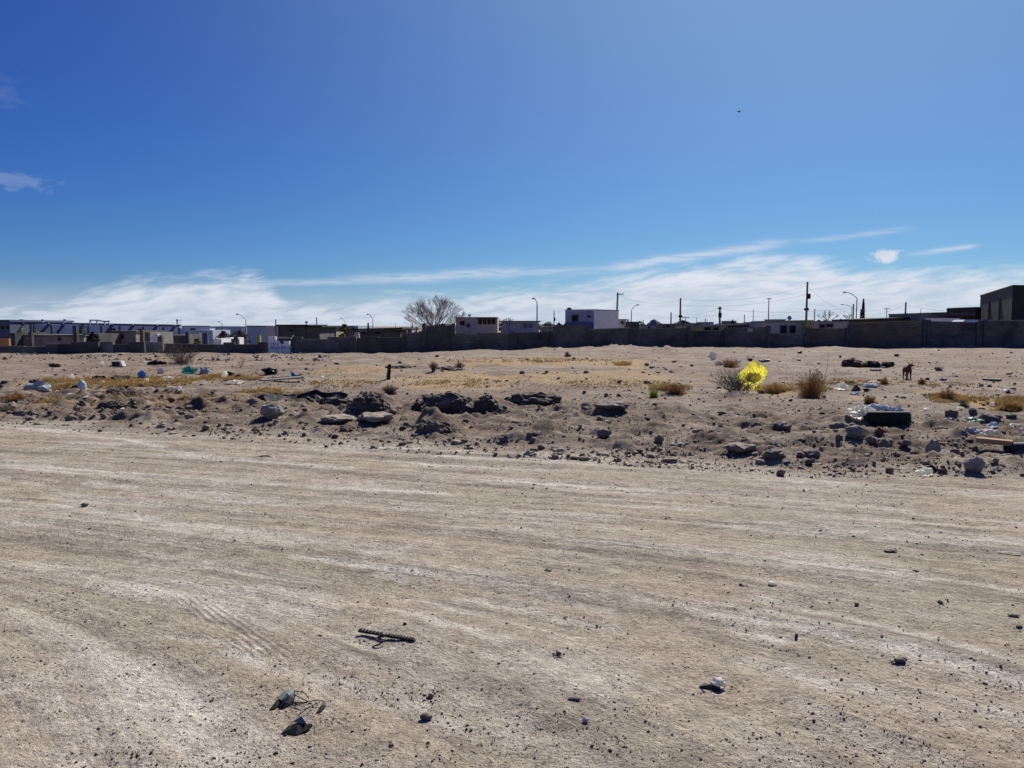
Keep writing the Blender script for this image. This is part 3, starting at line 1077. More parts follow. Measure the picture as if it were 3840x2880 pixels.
def bar_px(mb, x0, y0, x1, y1, Y, w, d=.4):
    a, c = at_depth(x0, y0, Y), at_depth(x1, y1, Y)
    dv_ = (c - a).normalized()
    up = Vector((-dv_.z, 0, dv_.x)) * w * .5
    q = Vector((0, d, 0))
    mb.hexa([a - up, c - up, c - up + q, a - up + q], [a + up, c + up, c + up + q, a + up + q])


bar_px(m, 42, 1210, 676, 1221, fy, .45)
m.build('beam', M_STEELB, fr)
for x0, y0, x1, y1 in [(50, 1248, 88, 1212), (150, 1250, 184, 1213), (212, 1250, 238, 1214), (395, 1252, 420, 1217), (470, 1254, 500, 1219),
                       (560, 1254, 590, 1220), (632, 1254, 655, 1221)]:
    m = MB()
    bar_px(m, x0, y0, x1, y1, fy - .5, .55)
    m.build('brace', M_STEELB, fr)
for x in (114, 192, 278, 300, 330, 378, 448, 536, 612, 671):
    m = MB()
    a = at_depth(x, 1213 + (x - 42) * .0174 + 2, fy)
    m.box((a.x, a.y + .2, (a.z + hz(a.x, a.y)) / 2 - .2), (.5 if x != 278 else .9, .39, a.z - hz(a.x, a.y) + .2))
    m.build('column', M_STEELB, fr)
for x, w in ((82, 22), (160, 11), (243, 12), (665, 10)):
    a = at_depth(x, 1212, fy + 6)
    s = w / F * fy
    v = thing('roof_vent', {82: 'wide vent on the hall roof near the far left blue building', 160: 'small round topped vent, second from left on the long hall roof',
                            243: 'small round topped vent, third from left on the long hall roof', 665: 'low vent at the right end of the long hall roof'}[x],
              'roof vent', (a.x, a.y, zt(1215, fy + 6)), 'vents on the hall roof')
    MB().tube([(a.x, a.y, zt(1216, fy + 6)), (a.x, a.y, zt(1203, fy + 6))], s * .32, 8).build('duct', M_SHED2, v)
    MB().tube([(a.x, a.y, zt(1203, fy + 6)), (a.x, a.y, zt(1197.5, fy + 6))], [s * .5, s * .36], 8).build('cowl', M_SHED3, v)
gn = thing('roof_gantry', 'open metal gantry with a short rail on the hall roof', 'gantry', (wx(372, 176), 176, zt(1216, 176)))
for seg in ((336, 1216, 338, 1201), (362, 1216, 362, 1202), (392, 1217, 390, 1206), (408, 1217, 405, 1205)):
    m = MB()
    bar_px(m, *seg, 176, .28)
    m.build('post', M_SHED2, gn)
for seg in ((335, 1200.5, 368, 1201.5), (368, 1202, 396, 1206), (392, 1206.5, 410, 1204)):
    m = MB()
    bar_px(m, *seg, 175.4, .3)
    m.build('rail', M_SHED2, gn)
house('factory_hall', 'pale grey green hall right of the blue steel frame', 684, 790, 1221, 186, 20, M_SHED, 'factory', windows=[(716, 1232, 733, 1240)], roof=M_SHED2, over=.2, slab=.3)
house('factory_hall', 'grey hall with pale upper band behind the dark brown trees', 792, 926, 1224, 190, 20, M_SHED2, 'factory', windows=[(836, 1230, 850, 1238), (905, 1230, 918, 1244)], pane=M_SHED)
house('factory_hall', 'plain teal grey hall by the tall street lamp at left', 928, 1000, 1221, 165, 18, M_SHED2, 'factory', roof=M_STEELB, over=.1, slab=.25)
house('factory_hall', 'long low blue grey hall right of the dark flat roofed house', 1208, 1345, 1221, 170, 18, M_SHED2, 'factory', windows=[(1218, 1230, 1228, 1236), (1236, 1230, 1246, 1236)], pane=M_SHED3)
# low houses at the left
house('block_house', 'long low grey block house with a ledge at the far left', 62, 318, 1256, 66, 6, M_WALL_L, roof=M_WALL, over=.1, slab=.12,
      windows=[(218, 1266, 228, 1276)], Y1=67)
house('block_house', 'dark end block left of the long low grey house', 40, 60, 1249, 65, 5, M_WALL_D)
house('block_house', 'beige grey block house behind the dark wall at left', 408, 512, 1241, 72, 6, M_WALL_L, roof=M_WALL_B, over=.1, windows=[(452, 1256, 464, 1270)])
house('block_house', 'small olive grey house right of the beige house', 514, 566, 1246, 74, 5, M_WALL_L)
house('block_house', 'small dark shed among dark bushes left of the beige house', 312, 372, 1251, 68, 4, M_WALL_D, 'shed')
house('block_house', 'grey house with a pale window behind the brown brush heap', 612, 700, 1257, 80, 6, M_WALL, windows=[(640, 1264, 652, 1272)])
house('block_house', 'industrial blockhouse with a pale square panel behind the brush', 720, 800, 1238, 95, 6, M_SHED2, 'shed', windows=[(742, 1246, 760, 1258)], pane=M_WHITE)
house('block_house', 'low white rendered hut behind the dark wall at left', 800, 832, 1271, 58, 3, M_WHITE, 'hut')
house('block_house', 'second small white hut just right of the first one', 838, 866, 1267, 60, 3, M_WHITE, 'hut')
house('block_house', 'dark flat roofed house, left half higher, above the white panel', 1045, 1152, 1217, 70, 7, M_WALL_D, roof=M_ROOF, over=.2, slab=.16, windows=[(1085, 1232, 1100, 1246)])
house('block_house', 'lighter grey right half of the flat roofed house, with a wide roof slab', 1153.5, 1200, 1221, 70, 7, M_WALL, roof=M_ROOF, over=.3, slab=.15)
house('block_house', 'small pale building just right of the flat roofed house', 1203, 1262, 1246, 76, 4, M_YELLOW, windows=[(1236, 1252, 1248, 1260)])
house('block_house', 'long low dark house with a thin sloping black roof line', 1332, 1502, 1233, 66, 7, M_WALL_D, roof=M_ROOF, over=.2, slab=.15, ytop1=1228,
      windows=[(1356, 1244, 1372, 1254), (1404, 1243, 1430, 1253)])
house('block_house', 'small pale grey house behind the ochre gate post', 1500, 1546, 1228, 85, 6, M_PINK, roof=M_WALL, over=.1)
# white painted wall panel with scribbles
Yp = ywall(1046) - .6
pn = thing('painted_wall', 'small white painted wall panel with blue scribbles and a notched top', 'wall', (wx(1046, Yp), Yp, hz(wx(1046, Yp), Yp)))
zb_ = hz(wx(1046, Yp), Yp) - .3
a0, a1 = wx(1007, Yp), wx(1086, Yp)
outline = [(a0, zb_), (a1, zb_), (a1, zt(1279, Yp)), (wx(1065, Yp), zt(1279, Yp)), (wx(1064, Yp), zt(1290, Yp)), (wx(1050, Yp), zt(1290, Yp)),
           (wx(1049, Yp), zt(1280, Yp)), (wx(1037, Yp), zt(1279, Yp)), (wx(1034, Yp), zt(1262, Yp)), (a0, zt(1262, Yp))]
mb = MB()
k = len(outline)
mb.add([(x, Yp, z) for x, z in outline] + [(x, Yp + .22, z) for x, z in outline],
       [tuple(range(k)), tuple(reversed(range(k, 2 * k)))] + [(i, k + i, k + (i + 1) % k, (i + 1) % k) for i in range(k)])
mb.build('wall_panel', M_WHITE, pn)
MB().box((wx(1062, Yp), Yp + .5, zt(1268, Yp)), (wx(1086, Yp) - wx(1032, Yp), .5, .10)).build('lintel', M_CONC, pn)
rs = random.Random(4)
mb = MB()
for row, (yy, hh, x0, x1) in enumerate(((1291, 4.5, 1014, 1044), (1304, 5, 1013, 1082))):
    px = x0
    while px < x1:
        pts = [at_depth(px + rs.uniform(-1, 3) + i * 1.3, yy + hh * math.sin(i * 1.7 + px), Yp - .012) for i in range(5)]
        for p, q in zip(pts, pts[1:]):
            up = Vector((0, 0, .035))
            mb.hexa([p - up, q - up, q - up + Vector((0, .009, 0)), p - up + Vector((0, .009, 0))],
                    [p + up, q + up, q + up + Vector((0, .009, 0)), p + up + Vector((0, .009, 0))])
        px += 8
mb.build('graffiti', mat('blue_spray', (.10, .13, .42), (.16, .16, .45), 9), pn)
# dark blue spray on the tall right wall
gy = ywall(3530) - .012
gw = thing('graffiti', 'faded dark blue spray scrawl low on the tall right wall', 'graffiti', (wx(3500, gy), gy, zt(1275, gy)))
mb = MB()
for px in range(3440, 3640, 12):
    pts = [at_depth(px + i * 4, 1262 + 12 * math.sin(i * 1.9 + px * .7) * rs.uniform(.5, 1), ywall(px) - .012) for i in range(5)]
    for p, q in zip(pts, pts[1:]):
        up = Vector((0, 0, .045))
        mb.hexa([p - up, q - up, q - up + Vector((0, .006, 0)), p - up + Vector((0, .006, 0))], [p + up, q + up, q + up + Vector((0, .006, 0)), p + up + Vector((0, .006, 0))])
mb.build('spray_line', mat('dark_blue_spray', (.035, .038, .10), (.05, .05, .11), 7), gw)
# odd pillars, stubs and unfinished columns among the low houses at the left
for i, (px, y0, Y, w, mm, lab) in enumerate([(120, 1247, 63, .30, M_WALL_D, 'stub pillar on the left end of the long low grey house'), 
                                             (288, 1246, 62, .34, M_WALL_D, 'dark pillar at the right end of the long low grey house'), 
                                             (536, 1240, 64, .30, M_WALL_B, 'brown pillar on the small olive grey house'),
                                             (586, 1256, 58, .60, M_WHITE, 'white slab leaning behind the short pale wall'), (604, 1262, 57, .34, M_WALL_D, 'dark stub behind the short pale wall'),
                                             (706, 1246, 74, .28, M_WALL_D, 'dark pillar left of the blockhouse with a pale panel'),
                                             (772, 1252, 70, .5, M_STEELB, 'blue sheet post right of the pale square panel'), 
                                             (884, 1270, 54, .5, M_WALL_D, 'dark stub right of the second white hut'), 
                                             (972, 1262, 56, .28, M_YELLOW, 'dull yellow post left of the white painted panel'), 
                                             (1284, 1256, 58, .5, M_WALL_D, 'dark stub before the olive bush'), (1340, 1252, 56, .36, M_PINK, 'pale pink stub at the left end of the low long house')]):
    x = wx(px, Y)
    zb_, z1_ = hz(x, Y) - .2, zt(y0, Y)
    pl_ = thing('block_pillar', lab, 'pillar', (x, Y, zb_ + .2), 'pillars and stubs among the low houses')
    MB().box((x, Y, (zb_ + z1_) / 2), (w, .3, z1_ - zb_)).build('shaft', mm, pl_)
    MB().box((x + w * .1, Y, z1_ + .053), (w * .55, .2, .10)).build('broken_top', mm, pl_)
# ochre gate post and small dark canopy
gt = thing('gate_post', 'ochre painted gate post under a small dark canopy', 'gate post', (wx(1509, 48), 48, hz(wx(1509, 48), 48)))
MB().box((wx(1509, 48), 48.6, zt(1280, 48)), (.30, .3, zt(1244, 48) - zt(1318, 48))).build('post', M_OCHRE, gt)
MB().box((wx(1500, 48), 48.3, zt(1241, 48)), (.62, .8, .12)).build('canopy', M_ROOF, gt)
# cream house
ch, A, B = house('cream_house', 'cream rendered house with a shaded recess right of the bare tree', 1710, 1866, 1189, 75, 6, M_CREAM, roof=M_CONC, over=.02, slab=.10,
                 windows=[(1726, 1203, 1741, 1218)])
mb = MB()
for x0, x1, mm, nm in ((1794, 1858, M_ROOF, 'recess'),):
    opening(ch, A, B, x0, 1197, x1, 1216, pane=M_ROOF, frame=M_CREAM, name='window', fw=.08, bars=3)  # flat dark pane paints the shade of the open recess
MB().box((wx(1826, 75), 74.6, zt(1194.5, 75)), (wx(1862, 75) - wx(1790, 75), .7, .1)).build('canopy', M_ROOF, ch)
dsh = thing('satellite_dish', 'small dark blue dish on the front of the cream house', 'satellite dish', (wx(1756, 74.8), 74.8, zt(1230, 74.8)))


def dish(root, c, r, material, face, n=14):
    """a shallow bowl with a thickness; face: the way it looks"""
    face = Vector(face).normalized()
    a = face.cross(Vector((0, 0, 1))).normalized()
    b = a.cross(face)
    vs, fs = [], []
    rings = [(0.0, 0), (.4, .03), (.75, .10), (1.0, .19)]
    for side_ in (0, 1):
        for q, d in rings:
            for k_ in range(n):
                t = 2 * math.pi * k_ / n
                vs.append(Vector(c) + (a * math.cos(t) + b * math.sin(t)) * r * q + face * (r * d - side_ * .04 * r))
    nr = len(rings)
    for s_ in (0, 1):
        o = s_ * nr * n
        for i in range(nr - 1):
            for k_ in range(n):
                q = (o + i * n + k_, o + i * n + (k_ + 1) % n, o + (i + 1) * n + (k_ + 1) % n, o + (i + 1) * n + k_)
                fs.append(q if s_ == 0 else q[::-1])
    for k_ in range(n):
        i0, i1 = (nr - 1) * n + k_, (nr - 1) * n + (k_ + 1) % n
        fs.append((i0, i1, i1 + nr * n, i0 + nr * n))
    MB().add(vs, fs).build('reflector', material, root, smooth=False)


dish(dsh, (wx(1756, 74.5), 74.5, zt(1221, 74.5)), .22, M_STEELB, (.1, -1, .15))
MB().tube([(wx(1756, 74.9), 74.99, zt(1227, 75)), (wx(1756, 74.55), 74.56, zt(1222, 74.5))], .03, 6).build('bracket', M_FRAME, dsh)
house('blue_grey_house', 'long low blue grey building between the cream house and the tall lamp', 1882, 2020, 1203, 90, 8, M_BLUEGREY, roof=M_WALL, over=.3, slab=.12,
      windows=[(1964, 1216, 1976, 1228), (1984, 1216, 1996, 1228)], pane=M_FRAME)
# white house with two visible sides
Yc = 98.0
Lc, Nc, Rc = (wx(2119, 100.5), 100.5), (wx(2226, Yc), Yc), (wx(2318, 104), 104.0)
Bk = (Lc[0] + Rc[0] - Nc[0], Lc[1] + Rc[1] - Nc[1])
wh = thing('white_house', 'flat roofed white house with one blue grey side and a small roof tank', 'house', (Nc[0], Nc[1] + 3, hz(Nc[0], Nc[1] + 3)))
zr = zt(1163, Yc)
zr0 = hz(*Nc) - .3
MB().prism([Lc, Nc, Rc, Bk], zr0, zr).build('wall', M_WHITE, wh, smooth=False)
e = (Vector((*Nc, 0)) - Vector((*Lc, 0)))
nn = Vector((e.y, -e.x, 0)).normalized() * .03
mb = MB()
mb.hexa([(Lc[0], Lc[1], zr0 + .1), (Nc[0], Nc[1], zr0 + .1), (Nc[0] + nn.x * .1, Nc[1] + nn.y * .1, zr0 + .1), (Lc[0] + nn.x * .1, Lc[1] + nn.y * .1, zr0 + .1)][::-1],
        [(Lc[0] + 0, Lc[1], zr - .1), (Nc[0], Nc[1], zr - .1), (Nc[0] + nn.x * .1, Nc[1] + nn.y * .1, zr - .1), (Lc[0] + nn.x * .1, Lc[1] + nn.y * .1, zr - .1)][::-1])
sd = []
for z0_, z1_, mm, nm, d in ((zr0 + .05, zt(1206, Yc), M_BLUE, 'painted_base', 1.0), (zt(1206, Yc) + .002, zr - .08, M_BLUEGREY, 'blue_grey_side', .8)):  # strips that tone the left face darker than the right
    mb = MB()
    w1 = nn * d
    w0 = nn * .08
    mb.hexa([(Lc[0] + w1.x, Lc[1] + w1.y, z0_), (Nc[0] + w1.x, Nc[1] + w1.y, z0_), (Nc[0] + w0.x, Nc[1] + w0.y, z0_), (Lc[0] + w0.x, Lc[1] + w0.y, z0_)],
            [(Lc[0] + w1.x, Lc[1] + w1.y, z1_), (Nc[0] + w1.x, Nc[1] + w1.y, z1_), (Nc[0] + w0.x, Nc[1] + w0.y, z1_), (Lc[0] + w0.x, Lc[1] + w0.y, z1_)])
    mb.build(nm, mm, wh)
La, Na = (Lc[0] + nn.x, Lc[1] + nn.y), (Nc[0] + nn.x, Nc[1] + nn.y)
opening(wh, La, Na, 2146, 1182, 2168, 1204, fw=.09)
opening(wh, La, Na, 2203, 1184, 2214, 1190, fw=.06)
mb = MB()
o = .12
cen = Vector(((Nc[0] + Bk[0]) / 2, (Nc[1] + Bk[1]) / 2, 0))
ft = [tuple((Vector((*p, 0)) - cen) * 1.02 + cen)[:2] for p in (Lc, Nc, Rc, Bk)]
mb.prism(ft, zr + .003, zr + .12).build('roof', M_CONC, wh)
tk = thing('water_tank', 'dark squat water tank on the left roof edge of the white house', 'water tank', (wx(2134, 101), 101.0, zr + .12))
MB().tube([(wx(2134, 101), 101.2, zr + .12), (wx(2134, 101), 101.2, zr + .36)], [.30, .33], 12).build('tank', M_BLACK, tk)
MB().tube([(wx(2134, 101), 101.2, zr + .36), (wx(2134, 101), 101.2, zr + .43)], [.2, .12], 10).build('lid', M_BLACK, tk)
house('pink_grey_house', 'small pinkish grey building right of the white house', 2320, 2346, 1196, 110, 4, M_PINK, windows=[(2329, 1206, 2336, 1214)])
house('dark_house', 'dark low rooftop behind the wall right of the arched lamp', 2364, 2395, 1206, 92, 4, M_BIG)
# right: yellow house, grey house, pink house
house('yellow_house', 'dull yellow low house with two dark windows', 2584, 2724, 1222, 68, 6, M_YELLOW, roof=M_CONC, over=.05, slab=.08,
      windows=[(2642, 1228, 2664, 1238), (2674, 1228, 2694, 1238)])
house('grey_roof_house', 'low house with a long dark roof edge right of the yellow house', 2722, 2884, 1216, 70, 7, M_WALL, roof=M_CONC, over=.3, slab=.14, ytop1=1214)
nb = thing('notice_board', 'small pale notice fixed to the dark wall', 'notice', (wx(2810, 56), 56.0, zt(1250, 56)))
MB().box((wx(2810, ywall(2810) - .23), ywall(2810) - .23, zt(1238, 56)), (.36, .04, .26)).build('board', M_PINK, nb)
gh, A, B = house('grey_house', 'pale grey house with two large openings left of the tall pole', 2884, 3018, 1206, 64, 7, M_PINK, roof=M_CONC, over=.05, slab=.10,
                 windows=[(2926, 1222, 2950, 1250), (2961, 1222, 2982, 1250)])
house('block_house', 'narrow olive block house just right of the tall pole', 3018.5, 3047, 1200, 63, 5, M_YELLOW)
house('pink_house', 'pale pinkish house with two small dark windows and a black roof tank', 3048, 3176, 1204, 66, 7, M_PINK, roof=M_CONC, over=.06, slab=.10,
      windows=[(3073, 1218, 3092, 1228), (3099, 1216, 3122, 1226)])
tk = thing('water_tank', 'black squat water tank on the roof of the pale pinkish house', 'water tank', (wx(3148, 67), 67, zt(1206, 67)))
MB().tube([(wx(3148, 67), 67, zt(1207, 67)), (wx(3148, 67), 67, zt(1199, 67))], [.17, .19], 12).build('tank', M_BLACK, tk)
MB().tube([(wx(3148, 67), 67, zt(1199, 67)), (wx(3148, 67), 67, zt(1196, 67))], [.12, .08], 10).build('lid', M_BLACK, tk)
house('dark_roof_house', 'low dark roofed house left of the lone pole at right', 3258, 3372, 1196, 72, 8, M_BIG, roof=M_ROOF, over=.2, slab=.16, ytop1=1190)
house('dark_roof_house', 'low dark roofed house under the lone pole at right', 3374, 3446, 1190, 74, 8, M_WALL_B, roof=M_ROOF, over=.2, slab=.2)
ph, A, B = house('grey_house', 'grey house with maroon canopies left of the big dark building', 3488, 3650, 1172, 70, 8, M_WALL_L, roof=M_WALL, over=.05, slab=.09, ytop1=1167,
                 windows=[(3552, 1186, 3590, 1192), (3612, 1188, 3650, 1194)])
MB().box((wx(3540, 69), 69.2, zt(1185.5, 69)), (wx(3592, 69) - wx(3502, 69), 1.2, .1)).build('canopy', M_RED, ph)
MB().box((wx(3630, 69), 69.2, zt(1187.5, 69)), (wx(3652, 69) - wx(3606, 69), 1.3, .14)).build('canopy', M_RED, ph)
pv = thing('parked_van', 'white roof of a vehicle just showing over the right wall', 'van', (wx(3632, 60), 60.5, 0))
bx, by_ = wx(3634, 60), 60.5
vw = wx(3660, 60) - wx(3608, 60)
zv = zt(1199, 60)
MB().box((bx, by_, .35 + (zv - .5) / 2), (vw * 1.6, 1.7, zv - .5)).build('body', M_WHITE, pv)
MB().hexa([(bx - vw * .7, by_ - .8, zv - .15), (bx + vw * .7, by_ - .8, zv - .15), (bx + vw * .7, by_ + .8, zv - .15), (bx - vw * .7, by_ + .8, zv - .15)],
          [(bx - vw * .55, by_ - .7, zv), (bx + vw * .55, by_ - .7, zv), (bx + vw * .55, by_ + .7, zv), (bx - vw * .55, by_ + .7, zv)]).build('roof', M_WHITE, pv)
for sx in (-.55, .55):
    for sy in (-.8, .8):
        MB().tube([(bx + vw * sx, by_ + sy - .1, .32), (bx + vw * sx, by_ + sy + .1, .32)], .32, 12).build('wheel', M_RUBBER, pv)
house('white_shed', 'white rendered strip of a low shed roof behind the right wall', 3530, 3592, 1193, 66, 3, M_WHITE, 'shed')
# big dark building at the right edge
YN = 60.0
Nn, Ll = (wx(3785, YN), YN), (wx(3666, 78), 78.0)
Rr = (wx(4060, 62), 62.0)
big = thing('dark_building', 'big dark brown grey windowless two storey building at the right edge', 'building', (Nn[0] + 2, Nn[1] + 6, 0))
zN, zL = zt(1075, YN), zt(1112, 78.0)
zTop = zN
Bb = (Ll[0] + Rr[0] - Nn[0], Ll[1] + Rr[1] - Nn[1])
MB().prism([Ll, Nn, Rr, Bb], -.3, [zL, zN, zN, zL]).build('wall', M_BIG, big)
e = (Vector((*Rr, 0)) - Vector((*Nn, 0))).normalized()
n_ = Vector((e.y, -e.x, 0))
mb = MB()
mb.hexa([(Nn[0] + n_.x * .03, Nn[1] + n_.y * .03, 0), (Rr[0] + n_.x * .03, Rr[1] + n_.y * .03, 0), (Rr[0] + n_.x * .003, Rr[1] + n_.y * .003, 0), (Nn[0] + n_.x * .003, Nn[1] + n_.y * .003, 0)],
        [(Nn[0] + n_.x * .03, Nn[1] + n_.y * .03, zN - .03), (Rr[0] + n_.x * .03, Rr[1] + n_.y * .03, zN - .03), (Rr[0] + n_.x * .003, Rr[1] + n_.y * .003, zN - .03), (Nn[0] + n_.x * .003, Nn[1] + n_.y * .003, zN - .03)])
mb.build('dark_front', M_BIG2, big)  # front face in a darker tone than the left face
ctr = Vector(((Ll[0] + Rr[0]) / 2, (Ll[1] + Rr[1]) / 2, 0))
ft = [tuple((Vector((*p, 0)) - ctr) * 1.012 + ctr)[:2] for p in (Ll, Nn, Rr, Bb)]
mb = MB()
mb.hexa([(x, y, z + .003) for (x, y), z in zip(ft, (zL, zN, zN, zL))], [(x, y, z + .14) for (x, y), z in zip(ft, (zL, zN, zN, zL))])
mb.build('roof', M_ROOF, big)
for f in (.3, .63):
    p = Vector((*Nn, 0)).lerp(Vector((*Ll, 0)), f)
    MB().box((p.x - .07, p.y - .03, 2.0), (.16, .16, 3.9), rz=-.6).build('pilaster', M_BIG, big)
house('dark_annex', 'small dark stepped annex left of the big dark building', 3649, 3672, 1151, 76, 5, M_BIG2, 'annex')
tk = thing('water_tank', 'black round water tank on top of the big dark building', 'water tank', (wx(3850, 61.5), 61.5, zN + .14))
MB().tube([(wx(3850, 61.5), 61.5, zN + .14), (wx(3850, 61.5), 61.5, zN + .52)], [.42, .42], 14).build('tank', M_BLACK, tk)
MB().tube([(wx(3850, 61.5), 61.5, zN + .52), (wx(3850, 61.5), 61.5, zN + .66)], [.36, .16], 12).build('lid', M_BLACK, tk)

# distant roofs along the skyline
FARH = [(2596, 2636, 1211, 'small grey house far behind the yellow house, left of two'), (2640, 2674, 1207, 'small lilac grey house far behind the yellow house, right of two'),
        (2740, 2758, 1203, 'tiny dark rooftop hut on the skyline right of the transformer pole'), (2800, 2830, 1211, 'flat far roof with a black box left of the thin mast'),
        (2850, 2888, 1203, 'low dark far house left of the grey house roof'), (2905, 2942, 1197, 'pale far house left of the light blue dish'),
        (2412, 2470, 1219, 'long low far roof beneath the blue dish'), (2480, 2545, 1214, 'low far house between the two grey poles'),
        (3440, 3486, 1195, 'low far roof left of the grey house with canopies'), (3180, 3222, 1199, 'small far house left of the cypress'),
        (2030, 2076, 1226, 'pale far house right of the tall street lamp'), (2348, 2364, 1206, 'narrow far house beside the arched lamp'),
        (1270, 1332, 1228, 'low far house behind the brown leaved tree'), (1000, 1046, 1224, 'pale far house left of the flat roofed house')]
for i, (x0, x1, yt, lab) in enumerate(FARH):
    house('far_house', lab, x0, x1, yt, 125 + (i * 37) % 50, 7, [M_WALL_L, M_BLUEGREY, M_WALL, M_PINK, M_SHED2][i % 5], roof=[M_WALL, None, M_CONC][i % 3], over=.15,
          group='far houses on the skyline', windows=[(x0 + (x1 - x0) * .3, yt + 7, x0 + (x1 - x0) * .45, yt + 13)] if yt < 1222 else ())

# ------------------------------------------------------------------ poles, lamps, wires
TOPS = {}


def pole(name, label, px, ytop, Y, w, material, lean=0.0, arm=None, transformer=None, band=None, cat='utility pole', group='poles over the roofs'):
    x = wx(px, Y)
    z0 = hz(x, Y)
    z1 = zt(ytop, Y)
    r = w / F * Y / 2
    root = thing(name, label, cat, (x, Y, z0), group)
    top = Vector((x + lean * (z1 - z0), Y, z1))
    MB().tube([(x, Y, z0 - .3), top], [r * 1.15, r * .8], 8).build('shaft', material, root)
    TOPS[px] = top
    if arm:
        d, l = arm
        mb = MB().box((top.x + d * l * .3, Y - r, z1 - .25), (l, .10, .10))
        mb.build('crossarm', M_WOODP, root)
        for q in (-.4, 0, .4):
            MB().tube([(top.x + d * l * .3 + q * l, Y - r, z1 - .2), (top.x + d * l * .3 + q * l, Y - r, z1 - .03)], [.05, .03], 6).build('insulator', M_FRAME, root)
    if transformer:
        tx, ty, tw, th = transformer
        c = at_depth(tx, ty, Y - .1)
        rr = tw / F * Y / 2
        hh = th / F * Y
        MB().tube([(c.x, c.y, c.z - hh / 2), (c.x, c.y, c.z + hh / 2)], rr, 10).build('transformer', M_BLACK, root)
        MB().tube([(x, Y, c.z + hh * .2), (c.x, c.y, c.z + hh * .2)], .05, 6).build('bracket', M_BLACK, root)
    if band:
        zc = zt(band, Y)
        MB().box((x, Y, zc), (r * 3.2, r * 3.2, .3)).build('clamp', M_BLACK, root)
    return root


pole('utility_pole', 'thick grey pole rising behind the right corner of the white house', 2309, 1097, 106, 7.5, M_CONCP, lean=.03, arm=(1, 1.0))
pole('utility_pole', 'tall grey tapered pole right of the blue dish', 2549, 1118, 100, 7.5, M_CONCP, lean=-.006, band=1186)
pole('utility_pole', 'short weathered pole just right of the blue dish', 2514, 1171, 105, 5.5, M_WOODP)
pole('utility_pole', 'stout dark pole with a drum transformer left of the skyline huts', 2697, 1150, 95, 8, M_WOODP, lean=-.01, transformer=(2700, 1182, 12, 18), arm=(-.5, .5))
pole('utility_pole', 'tallest pole, with a black hanging transformer box, above the grey house', 3019, 1057, 98, 8.5, M_CONCP, lean=.004, transformer=(3033, 1111, 13, 19), band=1160)
pole('utility_pole', 'thin mast left of the tallest pole', 2878, 1116, 140, 4, M_CONCP, arm=(0, .9))
pole('utility_pole', 'short grey pole just right of the tallest pole', 3050, 1158, 90, 4.5, M_CONCP)
pole('utility_pole', 'dark pole left of the tall double lamp mast', 3194, 1140, 90, 6, M_WOODP)
pole('utility_pole', 'lone blunt grey pole on the right above the dark roofs', 3389, 1133, 92, 7, M_CONCP)
pole('utility_pole', 'thin faint mast left of the lone blunt pole', 3319, 1154, 150, 3.2, M_GALV, arm=(0, 1.2))
pole('utility_pole', 'thin faint mast right of the lone blunt pole', 3446, 1158, 170, 2.4, M_GALV)
pole('utility_pole', 'thin pole with a small drum between the tall lamp and white house', 2077, 1166, 110, 4.2, M_GALV, transformer=(2080, 1197, 6, 12))
pole('utility_pole', 'slim dark pole before the flat roofed house at left', 1037, 1197, 66, 5, M_STEELB)
pole('utility_pole', 'thin dark mast above the roof of the flat roofed house', 1152, 1203, 90, 3.4, M_GALV, arm=(0, .3))
pole('utility_pole', 'pale blunt mast at the right end of the flat roofed house', 1190, 1190, 110, 5, M_GALV)
pole('utility_pole', 'thin T topped mast right of the tall grey tapered pole', 2568, 1186, 130, 2.4, M_GALV, arm=(0, 1.2))
pole('utility_pole', 'very thin short mast above the yellow house', 2609, 1191, 130, 2.2, M_GALV)
pole('utility_pole', 'short stubby mast between the two far houses behind the yellow house', 2643, 1194, 120, 4, M_GALV)
pole('utility_pole', 'thin mast right of the tiny skyline hut', 2788, 1180, 130, 4, M_GALV)
pole('utility_pole', 'pale faint mast left of the thin tall mast', 2821, 1160, 160, 3, M_GALV)
pole('utility_pole', 'short mast on the roofs left of the blue dish', 2410, 1200, 110, 4, M_WOODP)
pole('antenna', 'thin aerial on the roof of the cream house', 1761, 1176, 78, 2.2, M_GALV, cat='antenna', group='roof aerials', arm=(0, .3))
pole('antenna', 'thin aerial left of the bare tree on the low long house', 1484, 1211, 80, 2, M_GALV, cat='antenna', group='roof aerials')


def street_lamp(label, px, ytop, hx, hy, Y, w, second=None):
    x = wx(px, Y)
    z0 = hz(x, Y)
    r = w / F * Y / 2
    root = thing('street_lamp', label, 'street lamp', (x, Y, z0), 'street lamps over the roofs')
    zt_ = zt(ytop, Y)
    MB().tube([(x, Y, z0 - .2), (x, Y, zt_)], [r * 1.2, r * .8], 8).build('mast', M_GALV, root)
    h = at_depth(hx, hy, Y)
    pts = []
    for i in range(7):
        f = i / 6
        pts.append((x + (h.x - x) * f, Y, zt_ + (h.z - zt_) * math.sin(f * math.pi / 2)))
    MB().tube(pts, r * .6, 6).build('arm', M_GALV, root)
    d = 1 if h.x > x else -1
    s = max(.35, abs(h.x - x) * .35)
    blob(MB(), (h.x + d * s * .3, Y, h.z - .02), (s * .55, .16, .10), 3, 2, .1, 1, .02).build('lamp_head', M_FRAME, root)
    return root


